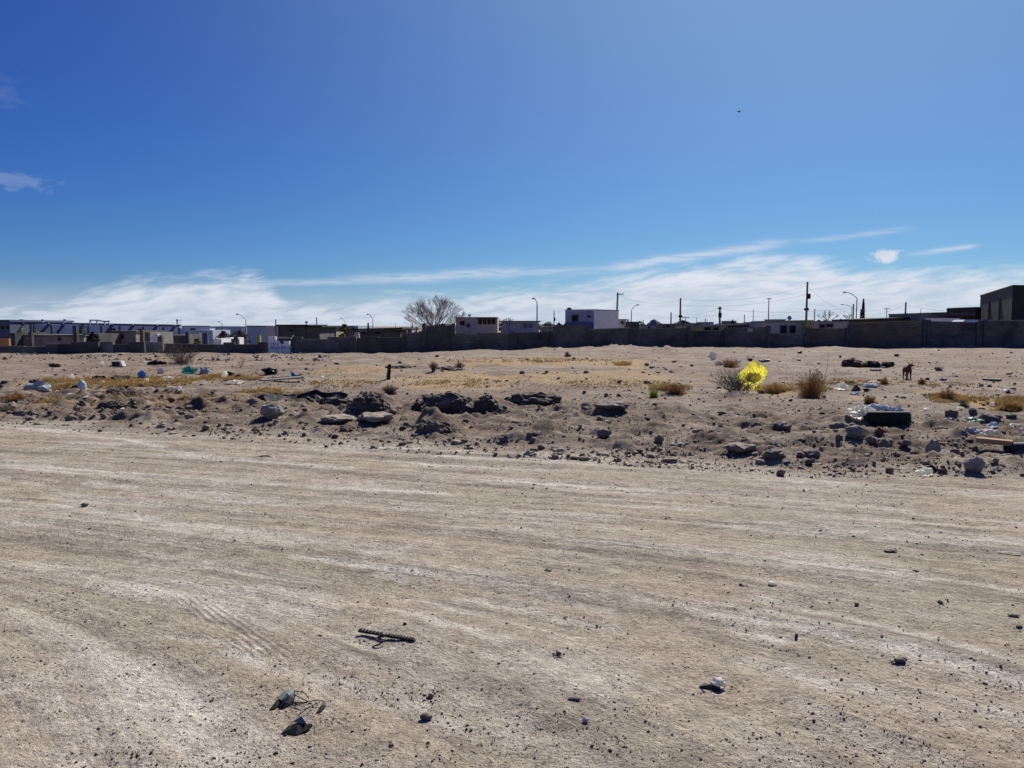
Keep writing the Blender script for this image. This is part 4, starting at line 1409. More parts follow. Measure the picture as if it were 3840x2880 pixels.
street_lamp('tall street lamp with an arm to the left above the teal grey hall', 925, 1201, 893, 1178, 110, 3.2)
street_lamp('small faint street lamp left of the taller one at left', 836, 1216, 822, 1206, 180, 3)
street_lamp('thin pale lamp with a curved arm above the low long dark house', 1400, 1197, 1381, 1178, 130, 3.2)
street_lamp('faint small lamp above the brown leaved tree', 1300, 1218, 1281, 1194, 170, 2.6)
street_lamp('tall dark street lamp between the cream house and the white house', 2013.5, 1138, 2003, 1119, 95, 5)
street_lamp('arched street lamp with its arm to the right of the white house', 2366, 1163, 2389, 1143, 105, 3.6)
street_lamp('tall pale street lamp with its arm to the left, beside the cypress', 3206, 1118, 3172, 1096, 105, 4.2)
street_lamp('faint low lamp arm left of the pale tall lamp mast', 3188, 1152, 3162, 1142, 170, 2.4)
street_lamp('very small lamp on the skyline near the right end of the pale hall', 680, 1212, 676, 1200, 190, 2.5)


def wire(label, a, b, sag, r=.009):
    a, b = Vector(a), Vector(b)
    pts = []
    for i in range(13):
        f = i / 12
        p = a.lerp(b, f)
        p.z -= sag * 4 * f * (1 - f)
        pts.append(p)
    return single(MB().tube(pts, r, 4), 'power_line', label, 'power line', M_WIRE, tuple(a), 'power lines between the poles')


T = TOPS
wire('upper power line from the tallest pole towards the tall grey tapered pole', T[3019] - Vector((0, 0, .5)), T[2549] - Vector((0, 0, .1)), .9)
wire('lower power line from the tallest pole towards the tall grey tapered pole', T[3019] - Vector((0, 0, 1.6)), T[2549] - Vector((0, 0, .9)), .7)
wire('power line from the tall grey tapered pole to the pole behind the white house', T[2549] - Vector((0, 0, .2)), T[2309] - Vector((0, 0, .3)), .8)
wire('power line from the tallest pole down to the lone blunt pole', T[3019] - Vector((0, 0, .6)), T[3389] - Vector((0, 0, .2)), 2.4)
wire('power line from the lone blunt pole towards the big dark building', T[3389] - Vector((0, 0, .3)), (wx(3700, 85), 85, zt(1150, 85)), .6)
wire('power line from the transformer pole to the tall grey tapered pole', T[2697] - Vector((0, 0, .1)), T[2549] - Vector((0, 0, 1.9)), .5)
wire('power line from the transformer pole to the dark pole by the lamp mast', T[2697] - Vector((0, 0, .3)), T[3194] - Vector((0, 0, .4)), .5)
wire('low slack power line left of the tallest pole above the grey house', T[3019] - Vector((0, 0, 3.4)), T[2788] - Vector((0, 0, .2)), .5)
wire('low power line between the short weathered pole and the transformer pole', T[2514] - Vector((0, 0, .2)), T[2697] - Vector((0, 0, 1.0)), .4)

for px, py, r, mm, lab in ((2446, 1209, 9.5, M_DISH, 'deep blue round dish on a mast over the dark wall'), (2960, 1192.5, 8.5, M_DISH2, 'light blue round dish on a mast over the grey house')):
    Y = 72.0
    c = at_depth(px, py, Y)
    z0 = zt(1225, Y)
    rt = thing('satellite_dish', lab, 'satellite dish', (c.x, Y, hz(c.x, Y)), 'round blue dishes over the roofs')
    dish(rt, (c.x, Y, c.z), r / F * Y, mm, (.15, -1, .1))
    MB().tube([(c.x, Y + .12, hz(c.x, Y)), (c.x, Y + .12, c.z)], .03, 6).build('mast', M_GALV, rt)
    MB().tube([(c.x, Y, c.z - .12), (c.x - .28, Y - .1, c.z - .02)], .02, 5).build('feed_arm', M_GALV, rt)
# ------------------------------------------------------------------ trees and bushes
def branch_tree(limb_mb, twig_mb, base, height, spread, rnd, limbs=9, levels=4, r0=.09, rmin=.0055, kids=(4, 4, 3, 3), up=.2, sway=.13):
    """limbs that fork again and again from one base, spreading as a dome"""
    base = Vector(base)

    def grow_(p, d, ln, r, lev):
        pts, rad = [p.copy()], [r]
        q, dd = p.copy(), d.copy()
        for i in range(3):
            dd = (dd + Vector((rnd.uniform(-sway, sway), rnd.uniform(-sway, sway), rnd.uniform(-sway, sway) + up * .15))).normalized()
            nq = q + dd * ln / 3
            if (nq - base).length > height * (.90 + .10 * rnd.random()) and lev > 0:
                break
            q = nq
            pts.append(q.copy())
            rad.append(max(rmin, r * (1 - .2 * (i + 1))))
        if len(pts) < 2:
            return
        (limb_mb if lev < 2 else twig_mb).tube(pts, rad, 5 if lev < 2 else 3, cap=False)
        if lev + 1 >= levels:
            return
        for c in range(kids[min(lev, len(kids) - 1)]):
            k = min(rnd.choice((1, 2, 3, 3)) if c else 3, len(pts) - 1)
            a = rnd.uniform(0, 2 * math.pi)
            w = rnd.uniform(.18, .46)
            side_ = Vector((math.cos(a), math.sin(a), rnd.uniform(-.3, .6)))
            nd = (dd + side_ * w).normalized()
            grow_(pts[k], nd, ln * rnd.uniform(.55, .8), rad[k] * .60, lev + 1)
    for i in range(limbs):
        a = 2 * math.pi * (i + rnd.uniform(-.3, .3)) / limbs
        t = spread * math.sqrt((i % 4 + .4) / 4)
        d = Vector((math.cos(a) * math.sin(t), math.sin(a) * math.sin(t), math.cos(t))).normalized()
        grow_(Vector(base), d, height * rnd.uniform(.36, .46), r0 * rnd.uniform(.7, 1), 0)


def bare_tree(label, px, ytop, Y, crown_y, spread, seed, limbs=9, levels=5, r0=.09, group='bare trees behind the walls', h=1.0, name='bare_tree', kids=(4, 4, 3, 3), twig=None):
    x = wx(px, Y)
    z0 = hz(x, Y)
    rnd = random.Random(seed)
    root = thing(name, label, 'tree', (x, Y, z0), group)
    zc = zt(crown_y, Y)
    MB().tube([(x, Y, z0 - .2), (x + .05, Y, (z0 + zc) / 2), (x, Y, zc + .05)], [r0 * 2.0, r0 * 1.7, r0 * 1.5], 8).build('trunk', M_BARK, root)
    lm, tm = MB(), MB()
    branch_tree(lm, tm, (x, Y, zc), (zt(ytop, Y) - zc) * h, spread, rnd, limbs, levels, r0, kids=kids)
    lm.build('limb_cluster', M_BARK, root)['kind'] = 'stuff'
    c = tm.build('crown', twig or M_TWIG, root)
    return root


bare_tree('big bare round crowned tree left of the cream house', 1628, 1112, 64, 1246, 1.40, 5, limbs=24, levels=5, r0=.05, h=1.12, kids=(4, 3, 4, 3), twig=mat('pale_twigs', (.24, .205, .18), (.17, .145, .13), 5))
bare_tree('small sparse bare tree right of the tallest pole', 3098, 1156, 84, 1206, 1.25, 9, limbs=8, levels=4, r0=.05, h=.95)
bare_tree('little bare tree at the right edge of the cream house', 1880, 1186, 82, 1232, .9, 12, limbs=6, levels=4, r0=.05, h=.9)
bare_tree('second little bare tree right of the cream house', 1908, 1184, 88, 1226, .8, 14, limbs=5, levels=4, r0=.05, h=.9)
bare_tree('low bare bushy tree left of the white house', 2060, 1208, 92, 1240, 1.1, 15, limbs=7, levels=4, r0=.05)
bare_tree('thin bare tree right of the white house', 2346, 1192, 96, 1232, .8, 18, limbs=6, levels=4, r0=.05)
bare_tree('small bare twiggy tree left of the cypress', 3176, 1172, 86, 1204, .9, 22, limbs=5, levels=4, r0=.04)


def leafy(label, px, ytop, Y, w, material, seed, n=700, leaf=.09, cat='tree', name='leafy_tree', shape=None, group='trees among the houses', trunk=True):
    """a crown of many leaf clumps with gaps, on a trunk"""
    x = wx(px, Y)
    z0 = hz(x, Y)
    z1 = zt(ytop, Y)
    rw = w / F * Y / 2
    rnd = random.Random(seed)
    root = thing(name, label, cat, (x, Y, z0), group)
    if trunk:
        MB().tube([(x, Y, z0 - .2), (x + .03, Y, z0 + (z1 - z0) * .7)], [.10, .05], 7).build('trunk', M_BARK, root)
    mb = MB()
    cl = [(rnd.gauss(0, .42), rnd.gauss(0, .42), rnd.uniform(.05, 1)) for _ in range(22)]
    zlo = z0 + (z1 - z0) * (.45 if trunk and not shape else .06)
    for i in range(n):
        if shape == 'cone':
            t = rnd.random() ** 1.4
            a = rnd.uniform(0, 2 * math.pi)
            rr = rw * (1 - t) ** .8 * math.sqrt(rnd.uniform(.2, 1)) + .02
            p = Vector((x + math.cos(a) * rr, Y + math.sin(a) * rr, zlo + (z1 - zlo) * t))
        else:
            c = cl[i % len(cl)]
            t = c[2] + rnd.gauss(0, .1)
            env = math.sqrt(max(.05, 1 - (2 * min(max(t, 0), 1) - .9) ** 2))
            p = Vector((x + (c[0] + rnd.gauss(0, .16)) * rw * env * 1.1, Y + (c[1] + rnd.gauss(0, .16)) * rw * env * 1.1, zlo + (z1 - zlo) * min(max(t, 0), 1)))
        a = rnd.uniform(0, 2 * math.pi)
        d = Vector((math.cos(a), math.sin(a), rnd.uniform(-.6, .9))).normalized()
        s = d.cross(Vector((rnd.uniform(-1, 1), rnd.uniform(-1, 1), rnd.uniform(-1, 1)))).normalized()
        l = leaf * rnd.uniform(.6, 1.5)
        mb.add([p - d * l, p + s * l * .55, p + d * l, p - s * l * .55], [(0, 1, 2, 3)])
    mb.build('crown', material, root)
    return root


leafy('dark pointed cypress beside the tall pale street lamp', 3231, 1121, 84, 25, M_LEAFD, 3, 2600, .07, shape='cone', name='cypress_tree')
leafy('lower second tip of dark cypress, left against the taller one', 3223, 1160, 83.5, 14, M_LEAFD, 4, 900, .07, shape='cone', name='cypress_tree')
leafy('small dark conical tree above the low long dark house', 1382, 1211, 82, 26, M_LEAFD, 5, 900, .09, shape='cone', name='conifer_tree')
leafy('brown leaved tree between the flat roofed and low long house', 1292, 1217, 84, 72, M_LEAFB, 6, 1600, .08)
leafy('olive green bush below the brown leaved tree', 1296, 1240, 72, 60, M_LEAFO, 7, 700, .08, 'bush', 'leafy_bush', group='bushes among the houses')
leafy('small ball topped dark tree over the pale grey house', 1547, 1209, 90, 9, M_LEAFD, 8, 300, .06)
leafy('second ball topped dark tree, lower, right of the first', 1562, 1226, 84, 13, M_LEAFD, 9, 350, .06)
leafy('yellow green bush before the steel bracing at far left', 86, 1222, 100, 22, M_LEAFY, 10, 300, .12, 'bush', 'leafy_bush', group='bushes among the houses')
leafy('pale yellow bush, second from the left before the steel bracing', 138, 1234, 98, 20, M_LEAFY, 11, 300, .11, 'bush', 'leafy_bush', group='bushes among the houses')
leafy('tall yellow olive bush before the middle of the steel bracing', 312, 1214, 96, 22, M_LEAFO, 12, 500, .11, 'bush', 'leafy_bush', group='bushes among the houses')
leafy('dark bush mass right of the long low grey house', 348, 1246, 62, 60, M_LEAFD, 13, 900, .09, 'bush', 'leafy_bush', group='bushes among the houses')
leafy('brown bush among the beams right of the gantry', 420, 1228, 100, 36, M_LEAFB, 14, 500, .12, 'bush', 'leafy_bush', group='bushes among the houses')
leafy('dark brown tree row left part, before the grey hall', 838, 1243, 84, 74, M_LEAFBR, 15, 1500, .10, group='dark trees before the grey hall')
leafy('dark brown tree row right part, near the tall lamp', 898, 1241, 86, 66, M_LEAFBR, 16, 1500, .10, group='dark trees before the grey hall')
leafy('olive green low bush behind the brown brush heap', 740, 1272, 56, 60, M_LEAFO, 17, 600, .07, 'bush', 'leafy_bush', group='bushes among the houses', trunk=False)
leafy('brown bush against the wall left of the white house', 2096, 1211, 72, 40, M_LEAFBR, 18, 700, .07, 'bush', 'leafy_bush', group='bushes among the houses')
leafy('dark bush on the skyline above the yellow house roof', 2745, 1200, 95, 16, M_LEAFD, 19, 300, .08)
leafy('dark creeper on the wall top left of the cream house', 1693, 1222, 50, 34, M_LEAFD, 21, 450, .06, 'bush', 'leafy_bush', group='bushes among the houses', trunk=False)

# far belt of trees and roofs that closes the horizon between the houses
rnd = random.Random(31)
mb = MB()
for i in range(420):
    a = rnd.uniform(-.75, .75)
    Y = rnd.uniform(230, 330)
    x = math.tan(a) * Y
    hgt = rnd.uniform(1.2, 3.4)
    blob(mb, (x, Y, hz(x, Y) + hgt * .4), (rnd.uniform(1.5, 4), rnd.uniform(1, 3), hgt * .6), i % 17, 1, .5, 1.3, .2)
single(mb, 'far_trees', 'low hazy belt of far trees along the horizon', 'trees', mat('far_foliage', (.085, .085, .075), (.06, .065, .06), .3), (0, 280, 0), kind='stuff')


def blades(pts, n, hgt, lean, width, rnd_seed, segs=2):
    """dry blades round each point: arrays of verts and faces"""
    r = np.random.RandomState(rnd_seed)
    P = np.repeat(np.asarray(pts, float), n, 0)
    k = len(P)
    a = r.uniform(0, 2 * np.pi, k)
    h = np.repeat(np.asarray(hgt, float) * np.ones(len(pts)), n) * r.uniform(.45, 1.1, k)
    l = h * r.uniform(.15, 1.0, k) * lean
    off = np.repeat(np.asarray(hgt, float) * np.ones(len(pts)), n) * .25
    bx = P[:, 0] + np.cos(a) * off * r.uniform(0, 1, k)
    by = P[:, 1] + np.sin(a) * off * r.uniform(0, 1, k)
    w = width * r.uniform(.6, 1.3, k)
    px, py = -np.sin(a + r.uniform(-1, 1, k)), np.cos(a + r.uniform(-1, 1, k))
    dx, dy = np.cos(a), np.sin(a)
    z = P[:, 2] - .01
    V = np.stack([np.stack([bx - px * w, by - py * w, z], 1), np.stack([bx + px * w, by + py * w, z], 1),
                  np.stack([bx + dx * l * .35 + px * w * .8, by + dy * l * .35 + py * w * .8, z + h * .62], 1),
                  np.stack([bx + dx * l * .35 - px * w * .8, by + dy * l * .35 - py * w * .8, z + h * .62], 1),
                  np.stack([bx + dx * l, by + dy * l, z + h * r.uniform(.8, 1.05, k)], 1)], 1).reshape(-1, 3)
    b = np.arange(k)[:, None] * 5
    Q = (b + np.array([[0, 1, 2, 3]]))
    T3 = (b + np.array([[3, 2, 4]]))
    return V, [tuple(q) for q in Q] + [tuple(t) for t in T3]


M_STRAW = mat('straw', (.44, .30, .105), (.30, .195, .07), 3, rough=.8, trans=.25)
M_RUST = mat('rusty_weeds', (.42, .245, .095), (.27, .15, .06), 4, rough=.85, trans=.3)
M_GREYWEED = mat('grey_weeds', (.22, .165, .105), (.14, .105, .07), 4, rough=.9)


def patch_points(px, py, rx, ry, n, seed):
    r = np.random.RandomState(seed)
    a, q = r.uniform(0, 2 * np.pi, n), np.sqrt(r.uniform(0, 1, n))
    x, y, z = ground_many(px + np.cos(a) * q * rx, py + np.sin(a) * q * ry)
    # thin out in clumps
    keep = fbm(x * 1.4, y * 1.1, 2, 51) + r.uniform(-.35, .45, n) > -.05
    return np.stack([x, y, z], 1)[keep]


V, FS = np.zeros((0, 3)), []
for i, (px, py, rx, ry, n, h) in enumerate([(430, 1436, 290, 19, 1700, .10), (240, 1448, 90, 15, 520, .15), (840, 1417, 90, 12, 350, .12), (1010, 1474, 130, 14, 420, .09), (600, 1424, 160, 12, 420, .10), (920, 1416, 70, 10, 240, .11), (2500, 1458, 100, 10, 300, .10), (2000, 1352, 300, 7, 420, .10), (3600, 1492, 130, 14, 500, .08), (2900, 1452, 180, 14, 420, .08), (1280, 1440, 150, 14, 300, .07), (1750, 1440, 220, 16, 420, .06), (2300, 1440, 220, 16, 420, .06), (3400, 1440, 260, 10, 420, .05), (560, 1490, 240, 12, 360, .07), (120, 1500, 120, 14, 300, .08),
                                            (3800, 1518, 70, 18, 420, .17), (3720, 1528, 60, 14, 160, .11), (3560, 1500, 80, 12, 260, .08), (2905, 1464, 42, 9, 320, .16),
                                            (2320, 1367, 50, 6, 160, .16), (3150, 1434, 110, 8, 240, .08), (3040, 1462, 80, 10, 160, .09), (700, 1418, 120, 10, 220, .08)]):
    p = patch_points(px, py, rx, ry, n, 60 + i)
    v, f = blades(p, 12, h, 1.0, .0042, 70 + i)
    k = len(V)
    V = np.concatenate([V, v])
    FS += [tuple(int(q) + k for q in t) for t in f]
mb = MB()
mb.v, mb.f = [tuple(v) for v in V], FS
single(mb, 'dry_grass', 'short golden dry grass in patches over the lot', 'grass', M_STRAW, (0, 20, 0), kind='stuff')
V, FS = np.zeros((0, 3)), []
for i, (px, py, rx, ry, n, h) in enumerate([(1750, 1425, 250, 25, 420, .035), (2200, 1440, 320, 25, 420, .035), (620, 1385, 500, 25, 220, .07), (3300, 1430, 500, 40, 260, .06),
                                            (1100, 1470, 250, 60, 200, .07), (400, 1520, 400, 40, 200, .07), (2100, 1352, 220, 8, 420, .05), (1300, 1400, 120, 20, 260, .04)]):
    p = patch_points(px, py, rx, ry, n, 90 + i)
    v, f = blades(p, 9, h, 1.1, .0045, 100 + i)
    k = len(V)
    V = np.concatenate([V, v])
    FS += [tuple(int(q) + k for q in t) for t in f]
mb = MB()
mb.v, mb.f = [tuple(v) for v in V], FS
single(mb, 'dry_weeds', 'sparse grey brown dry weeds over the lot', 'weeds', M_GREYWEED, (0, 20, 0), kind='stuff')


def dry_bush(label, px, py, w, h, material, seed, stems=60, twigs=True, blade_n=0, stem_mat=None, name='dry_bush', group='dry bushes on the lot', spread=.9, low=1.0):
    g = gp(px, py)
    wm, hm = w / F * g.y, h / F * g.y
    rnd = random.Random(seed)
    root = thing(name, label, 'bush', tuple(g), group)
    mb = MB()
    for i in range(stems):
        a = rnd.uniform(0, 2 * math.pi)
        t = spread * math.sqrt(rnd.random())
        tgt = Vector((math.cos(a) * wm / 2 * t / spread, math.sin(a) * wm / 2 * t / spread, hm * (1 - .45 * (t / spread) ** 2) * rnd.uniform(.5, 1)))
        mid = tgt * .55 + Vector((rnd.gauss(0, .05) * wm, rnd.gauss(0, .05) * wm, hm * .06))
        b = Vector((rnd.gauss(0, .05) * wm, rnd.gauss(0, .05) * wm, -.02))
        P = [g + b, g + mid, g + tgt]
        mb.tube(P, [.0055, .004, .002], 3, cap=False)
        if twigs:
            for k in range(4):
                f = rnd.uniform(.35, .95)
                s = P[1].lerp(P[2], max(0, (f - .5) * 2)) if f > .5 else P[0].lerp(P[1], f * 2)
                d = Vector((rnd.uniform(-1, 1), rnd.uniform(-1, 1), rnd.uniform(-.1, 1))).normalized() * rnd.uniform(.08, .22) * max(wm, hm)
                mb.tube([s, s + d * .5 + Vector((0, 0, .01)), s + d], [.003, .0025, .0015], 3, cap=False)
    mb.build('stems', stem_mat or material, root)['kind'] = 'stuff'
    if blade_n:
        r = np.random.RandomState(seed)
        pts = np.stack([g.x + r.normal(0, .16, 40) * wm, g.y + r.normal(0, .16, 40) * wm, np.full(40, g.z)], 1)
        ho_ = np.exp(-((pts[:, 0] - g.x) / (.30 * wm)) ** 2) * r.uniform(.45, 1.15, 40)
        v, f = blades(pts, blade_n, hm * .80 * low * ho_, .85, .0030, seed)
        b2 = MB()
        b2.v, b2.f = [tuple(q) for q in v], [tuple(int(x) for x in t) for t in f]
        b2.build('foliage', material, root)['kind'] = 'stuff'
    return root


dry_bush('grey leafless shrub of thin stems under the yellow bag', 2755, 1478, 230, 105, M_TWIG, 3, 90, True)
dry_bush('large rusty brown dry bush with tall bare stems', 3042, 1490, 124, 118, M_RUST, 4, 120, True, 26)
dry_bush('tall bare stems rising behind the rusty brown bush', 3085, 1474, 190, 170, M_TWIG, 5, 9, True, stem_mat=M_GREYWEED)
dry_bush('low tawny bush right of the yellow bag', 2898, 1474, 84, 40, M_STRAW, 6, 40, True, 40, low=1.2)
dry_bush('tawny grey bush left of the golden grass at right edge', 3548, 1500, 80, 52, M_RUST, 7, 60, True, 25)
dry_bush('small rusty bush just behind the black tyre', 3262, 1514, 60, 38, M_RUST, 8, 40, True, 40)
dry_bush('little brown bush left of the dog', 3314, 1440, 34, 32, M_RUST, 9, 40, True, 20)
dry_bush('little brown bush right of the dog', 3456, 1440, 34, 26, M_RUST, 10, 40, True, 20)
dry_bush('small olive brown weed far right of the dog', 3520, 1390, 36, 18, M_GREYWEED, 11, 40, True, 20)
dry_bush('dry olive weed above the dark stones at right', 3616, 1540, 40, 34, M_GREYWEED, 12, 40, True, 20)
dry_bush('olive and brown bush beside the small yellow green bag', 2530, 1476, 130, 42, M_RUST, 13, 70, True, 30)
dry_bush('small dark weed on the lot below the white house', 2126, 1336, 20, 24, M_GREYWEED, 14, 40, True, 15)
dry_bush('golden clump of grass at the right edge of the lot', 3800, 1540, 110, 56, M_STRAW, 15, 30, False, 90)
dry_bush('reddish dry bush behind the yellow bag', 2740, 1375, 100, 32, M_RUST, 16, 70, True, 20)
dry_bush('dry tan reeds at the foot of the wall right of the brush', 905, 1378, 50, 52, M_STRAW, 17, 14, True)
dry_bush('large heap of dead dark brown brush before the low wall', 680, 1364, 180, 84, M_LEAFBR, 18, 70, True, 8)
dry_bush('low brown tuft left of the grey black trash bag pile', 60, 1500, 90, 34, M_RUST, 19, 50, True, 40)
dry_bush('dark round weed in the middle of the lot', 1462, 1478, 76, 40, M_LEAFBR, 20, 55, True, 12)
dry_bush('green brown tuft on the dark earth lump at left', 415, 1512, 90, 34, M_LEAFO, 24, 40, True, 40)
dry_bush('grey thorny weed at the left end of the road edge', 20, 1545, 90, 28, M_GREYWEED, 25, 60, True, 20)

# ------------------------------------------------------------------ stones
M_ST = [mat('stone_tan', (.33, .27, .215), (.23, .185, .15), 9, bump=.006, bscale=40, dust=.8), mat('stone_grey', (.28, .255, .23), (.19, .175, .155), 9, bump=.006, bscale=40, dust=.8),
        mat('stone_dark', (.155, .135, .118), (.10, .088, .078), 9, bump=.006, bscale=40, dust=.7), mat('stone_brown', (.26, .195, .145), (.17, .13, .10), 9, bump=.006, bscale=40, dust=.8)]
M_STRED = mat('stone_red', (.22, .095, .065), (.15, .07, .05), 9, bump=.006)
M_EARTH = mat('dark_earth', (.095, .076, .061), (.042, .035, .030), 7, bump=.03, bscale=30, dust=.7)
M_EARTHB = mat('brown_earth', (.170, .130, .098), (.10, .078, .06), 7, bump=.03, bscale=30, dust=.85)
M_SLAB = mat('tan_slab', (.34, .28, .22), (.26, .215, .17), 6, bump=.006)


def stone(label, px, py, w, h, m, seed, name='stone', cat='stone', group=None, sub=3, sharp=.25, depth=.8, sink=.22, amp=.45, rz=None):
    g = gp(px, py)
    wm, hm = w / F * g.y, h / F * g.y
    dp = wm * depth
    y = g.y + dp * .35
    x = g.x * y / g.y
    z = hz(x, y)
    hm2 = (hm + sink * hm) * .5
    mb = blob(MB(), (x, y, z + hm * .5 - sink * hm * .5), (wm / 2, dp / 2, hm2), seed, sub, amp, 1.2, .16, sharp, rz=0 if rz is None else rz)
    return single(mb, name, label, cat, m, (x, y, z), group)


SPECIAL = [('big grey boulder with a long shadow at the left road edge', 1020, 1572, 84, 50, M_ST[1]),
           ('pointed dark clod standing alone near the left road edge', 290, 1548, 30, 26, M_ST[3]),
           ('tall grey wedge shaped stone right of the tyre', 3496, 1706, 52, 54, M_ST[1]),
           ('round grey brown boulder beside the white bag', 3652, 1770, 66, 46, M_ST[1]),
           ('blocky brown stone just below the black tyre', 3318, 1685, 58, 36, M_ST[3]),
           ('low brown stone between the blocky and the wedge stone', 3392, 1676, 44, 22, M_ST[3]),
           ('round dark grey stone below left of the tyre', 3202, 1642, 62, 42, M_ST[1]),
           ('flat olive grey stone left of the tyre, in a hollow', 3150, 1614, 70, 26, M_ST[2]),
           ('reddish stone just under the front of the tyre', 3300, 1636, 46, 22, M_STRED),
           ('long dark leaning stone, left of the tyre', 2930, 1614, 74, 32, M_ST[2]),
           ('small dark squared stone left of the leaning stone', 2833, 1602, 34, 16, M_ST[2]),
           ('dark rounded stone near the road, left of two', 2900, 1722, 72, 34, M_ST[2]),
           ('dark rounded stone near the road, right of two', 3040, 1716, 66, 28, M_ST[2]),
           ('brown knob of stone above the two dark rounded stones', 2912, 1690, 40, 30, M_ST[3]),
           ('wide dark slate lump at the right edge of the lot', 3716, 1582, 78, 28, M_ST[2]),
           ('dark lump by the right edge above the green bag', 3566, 1572, 46, 30, M_ST[2]),
           ('round black lump above the green bag', 3648, 1556, 28, 24, M_ST[2]),
           ('small black lump at the far right of the lot', 3790, 1574, 40, 14, M_ST[2]),
           ('dark crouched stone at the road edge, far right', 3796, 1726, 60, 22, M_ST[2]),
           ('dark rounded clod, centre of the lot edge', 2198, 1536, 42, 20, M_ST[2]),
           ('long low dark clod right of the centre', 2290, 1556, 130, 26, M_ST[2]),
           ('dark upright clod near the road right of centre', 2262, 1640, 54, 30, M_ST[3]),
           ('dark clod at the centre of the road edge', 1890, 1654, 40, 26, M_ST[2]),
           ('small dark lump alone on the road just right of centre', 2055, 2144, 30, 10, M_ST[2]),
           ('dark clod beside the road, left of the dark pair', 2470, 1666, 34, 28, M_ST[2]),
           ('brown boulder in the soft ridge right of centre', 2616, 1634, 44, 24, M_ST[3]),
           ('broad brown lump at the road edge right of centre', 2775, 1708, 110, 26, M_ST[3]),
           ('tan slab with a dark underside left of centre', 1410, 1590, 140, 30, M_SLAB),
           ('pale tan slab at the road edge left of the dark mound', 1270, 1590, 130, 22, M_SLAB)]
for i, (lab, px, py, w, h, m) in enumerate(SPECIAL):
    stone(lab, px, py, w, h, m, i + 3, group='large stones along the road edge')
# heaps of dark earth
CLODS = []
HEAPM = {}
r_heap = random.Random(8)
for i, (lab, px, py, w, h, m, dep) in enumerate([
        ('black peaked earth heap left of centre', 1384, 1540, 150, 72, M_EARTH, .9),
        ('greenish dark block of earth at the front of the black peaked heap', 1392, 1548, 128, 34, mat('green_black_earth', (.062, .068, .058), (.034, .038, .034), 6, bump=.02, dust=.5), .5),
        ('low dark ridge of earth left of the black peaked heap', 1250, 1518, 150, 30, M_EARTH, .5),
        ('largest black earth heap in the middle of the lot edge', 1672, 1552, 250, 74, M_EARTH, .6),
        ('black heap right of the largest heap with a steep side', 1822, 1552, 86, 78, M_EARTH, .8),
        ('long black low heap right of centre', 2000, 1510, 220, 40, M_EARTH, .5),
        ('dark lump at the right foot of the largest heap', 1880, 1555, 70, 24, M_EARTH, .7),
        ('rounded purple grey earth mound at the road edge, left of centre', 1615, 1622, 140, 54, M_EARTHB, .6),
        ('dark brown lump at the right end of the purple grey mound', 1666, 1622, 46, 44, M_EARTH, .8),
        ('dark grass grown earth lump at left of the lot edge', 420, 1532, 110, 34, M_EARTH, .6),
        ('brown ridge of turned earth at the left road edge', 640, 1556, 170, 26, M_EARTHB, .4),
        ('dark ridge of turned earth at the far left road edge', 110, 1562, 190, 28, M_EARTHB, .4),
        ('low dark ridge right of the askew charred post', 1502, 1382, 90, 14, M_EARTH, .5),
        ('low dark ridge between the two charred stumps', 1680, 1388, 100, 14, M_EARTH, .5),
        ('dark low hump of earth behind the grass at left', 425, 1478, 60, 18, M_EARTH, .6),
        ]):
    g_ = gp(px, py)
    wm_, hm_ = w / F * g_.y, h / F * g_.y
    dm_ = wm_ * dep
    y_ = g_.y + dm_ * .35
    x_ = g_.x * y_ / g_.y
    z_ = hz(x_, y_)
    hp_ = thing('earth_heap', lab, 'earth heap', (x_, y_, z_), 'heaps of turned earth along the lot edge')
    bv_, bf_ = ico(4, 40 + i, .25, 1.3, .12, .30)
    mb = MB()
    mb.add([(x_ + p.x * wm_ * .5, y_ + p.y * dm_ * .5, z_ + (max(p.z, -.25) * .74 - .06) * hm_ * (1 + .5 * mnoise.noise(Vector((p.x * 3, p.y * 3, i))))) for p in bv_], bf_)
    mb.build('mound', m, hp_)
    nc_ = int(min(22, 8 + w / 10))
    for q in range(nc_):
        a_, q_ = r_heap.uniform(0, 6.283), math.sqrt(r_heap.uniform(0, 1))
        sz_ = hm_ * r_heap.uniform(.22, .62) * (1.15 - .5 * q_)
        cxx, cyy = x_ + math.cos(a_) * q_ * wm_ * .52, y_ + math.sin(a_) * q_ * dm_ * .5
        czz = z_ + hm_ * .66 * math.sqrt(max(0, 1 - q_ * q_)) - sz_ * .30
        key = (q % 10, m.name)
        if key not in HEAPM:
            HEAPM[key] = blob(MB(), (0, 0, .12), (.5, .42, .36), 200 + q % 10, 2, .5, 1.3, .2, .45).mesh('clod', m)
        o = bpy.data.objects.new('clod', HEAPM[key])
        COL.objects.link(o)
        o.parent = hp_
        o.location = (cxx - x_, cyy - y_, czz - z_)
        o.scale = (sz_ * r_heap.uniform(1, 1.7), sz_ * r_heap.uniform(.9, 1.3), sz_ * r_heap.uniform(.8, 1.2))
        o.rotation_euler = (r_heap.uniform(-.5, .5), r_heap.uniform(-.5, .5), r_heap.uniform(0, 6.28))
    # clods that have rolled off the heap
    for q in range(10):
        CLODS.append((g_.x + r_heap.uniform(-.62, .62) * w / F * g_.y, g_.y + r_heap.uniform(-.25, .75), r_heap.uniform(.02, .075)))

cx_ = np.array([c[0] for c in CLODS])
cy_ = np.array([c[1] for c in CLODS])
CLOD_P = np.stack([cx_, cy_, height(cx_, cy_)], 1)
CLOD_S = np.array([c[2] for c in CLODS])
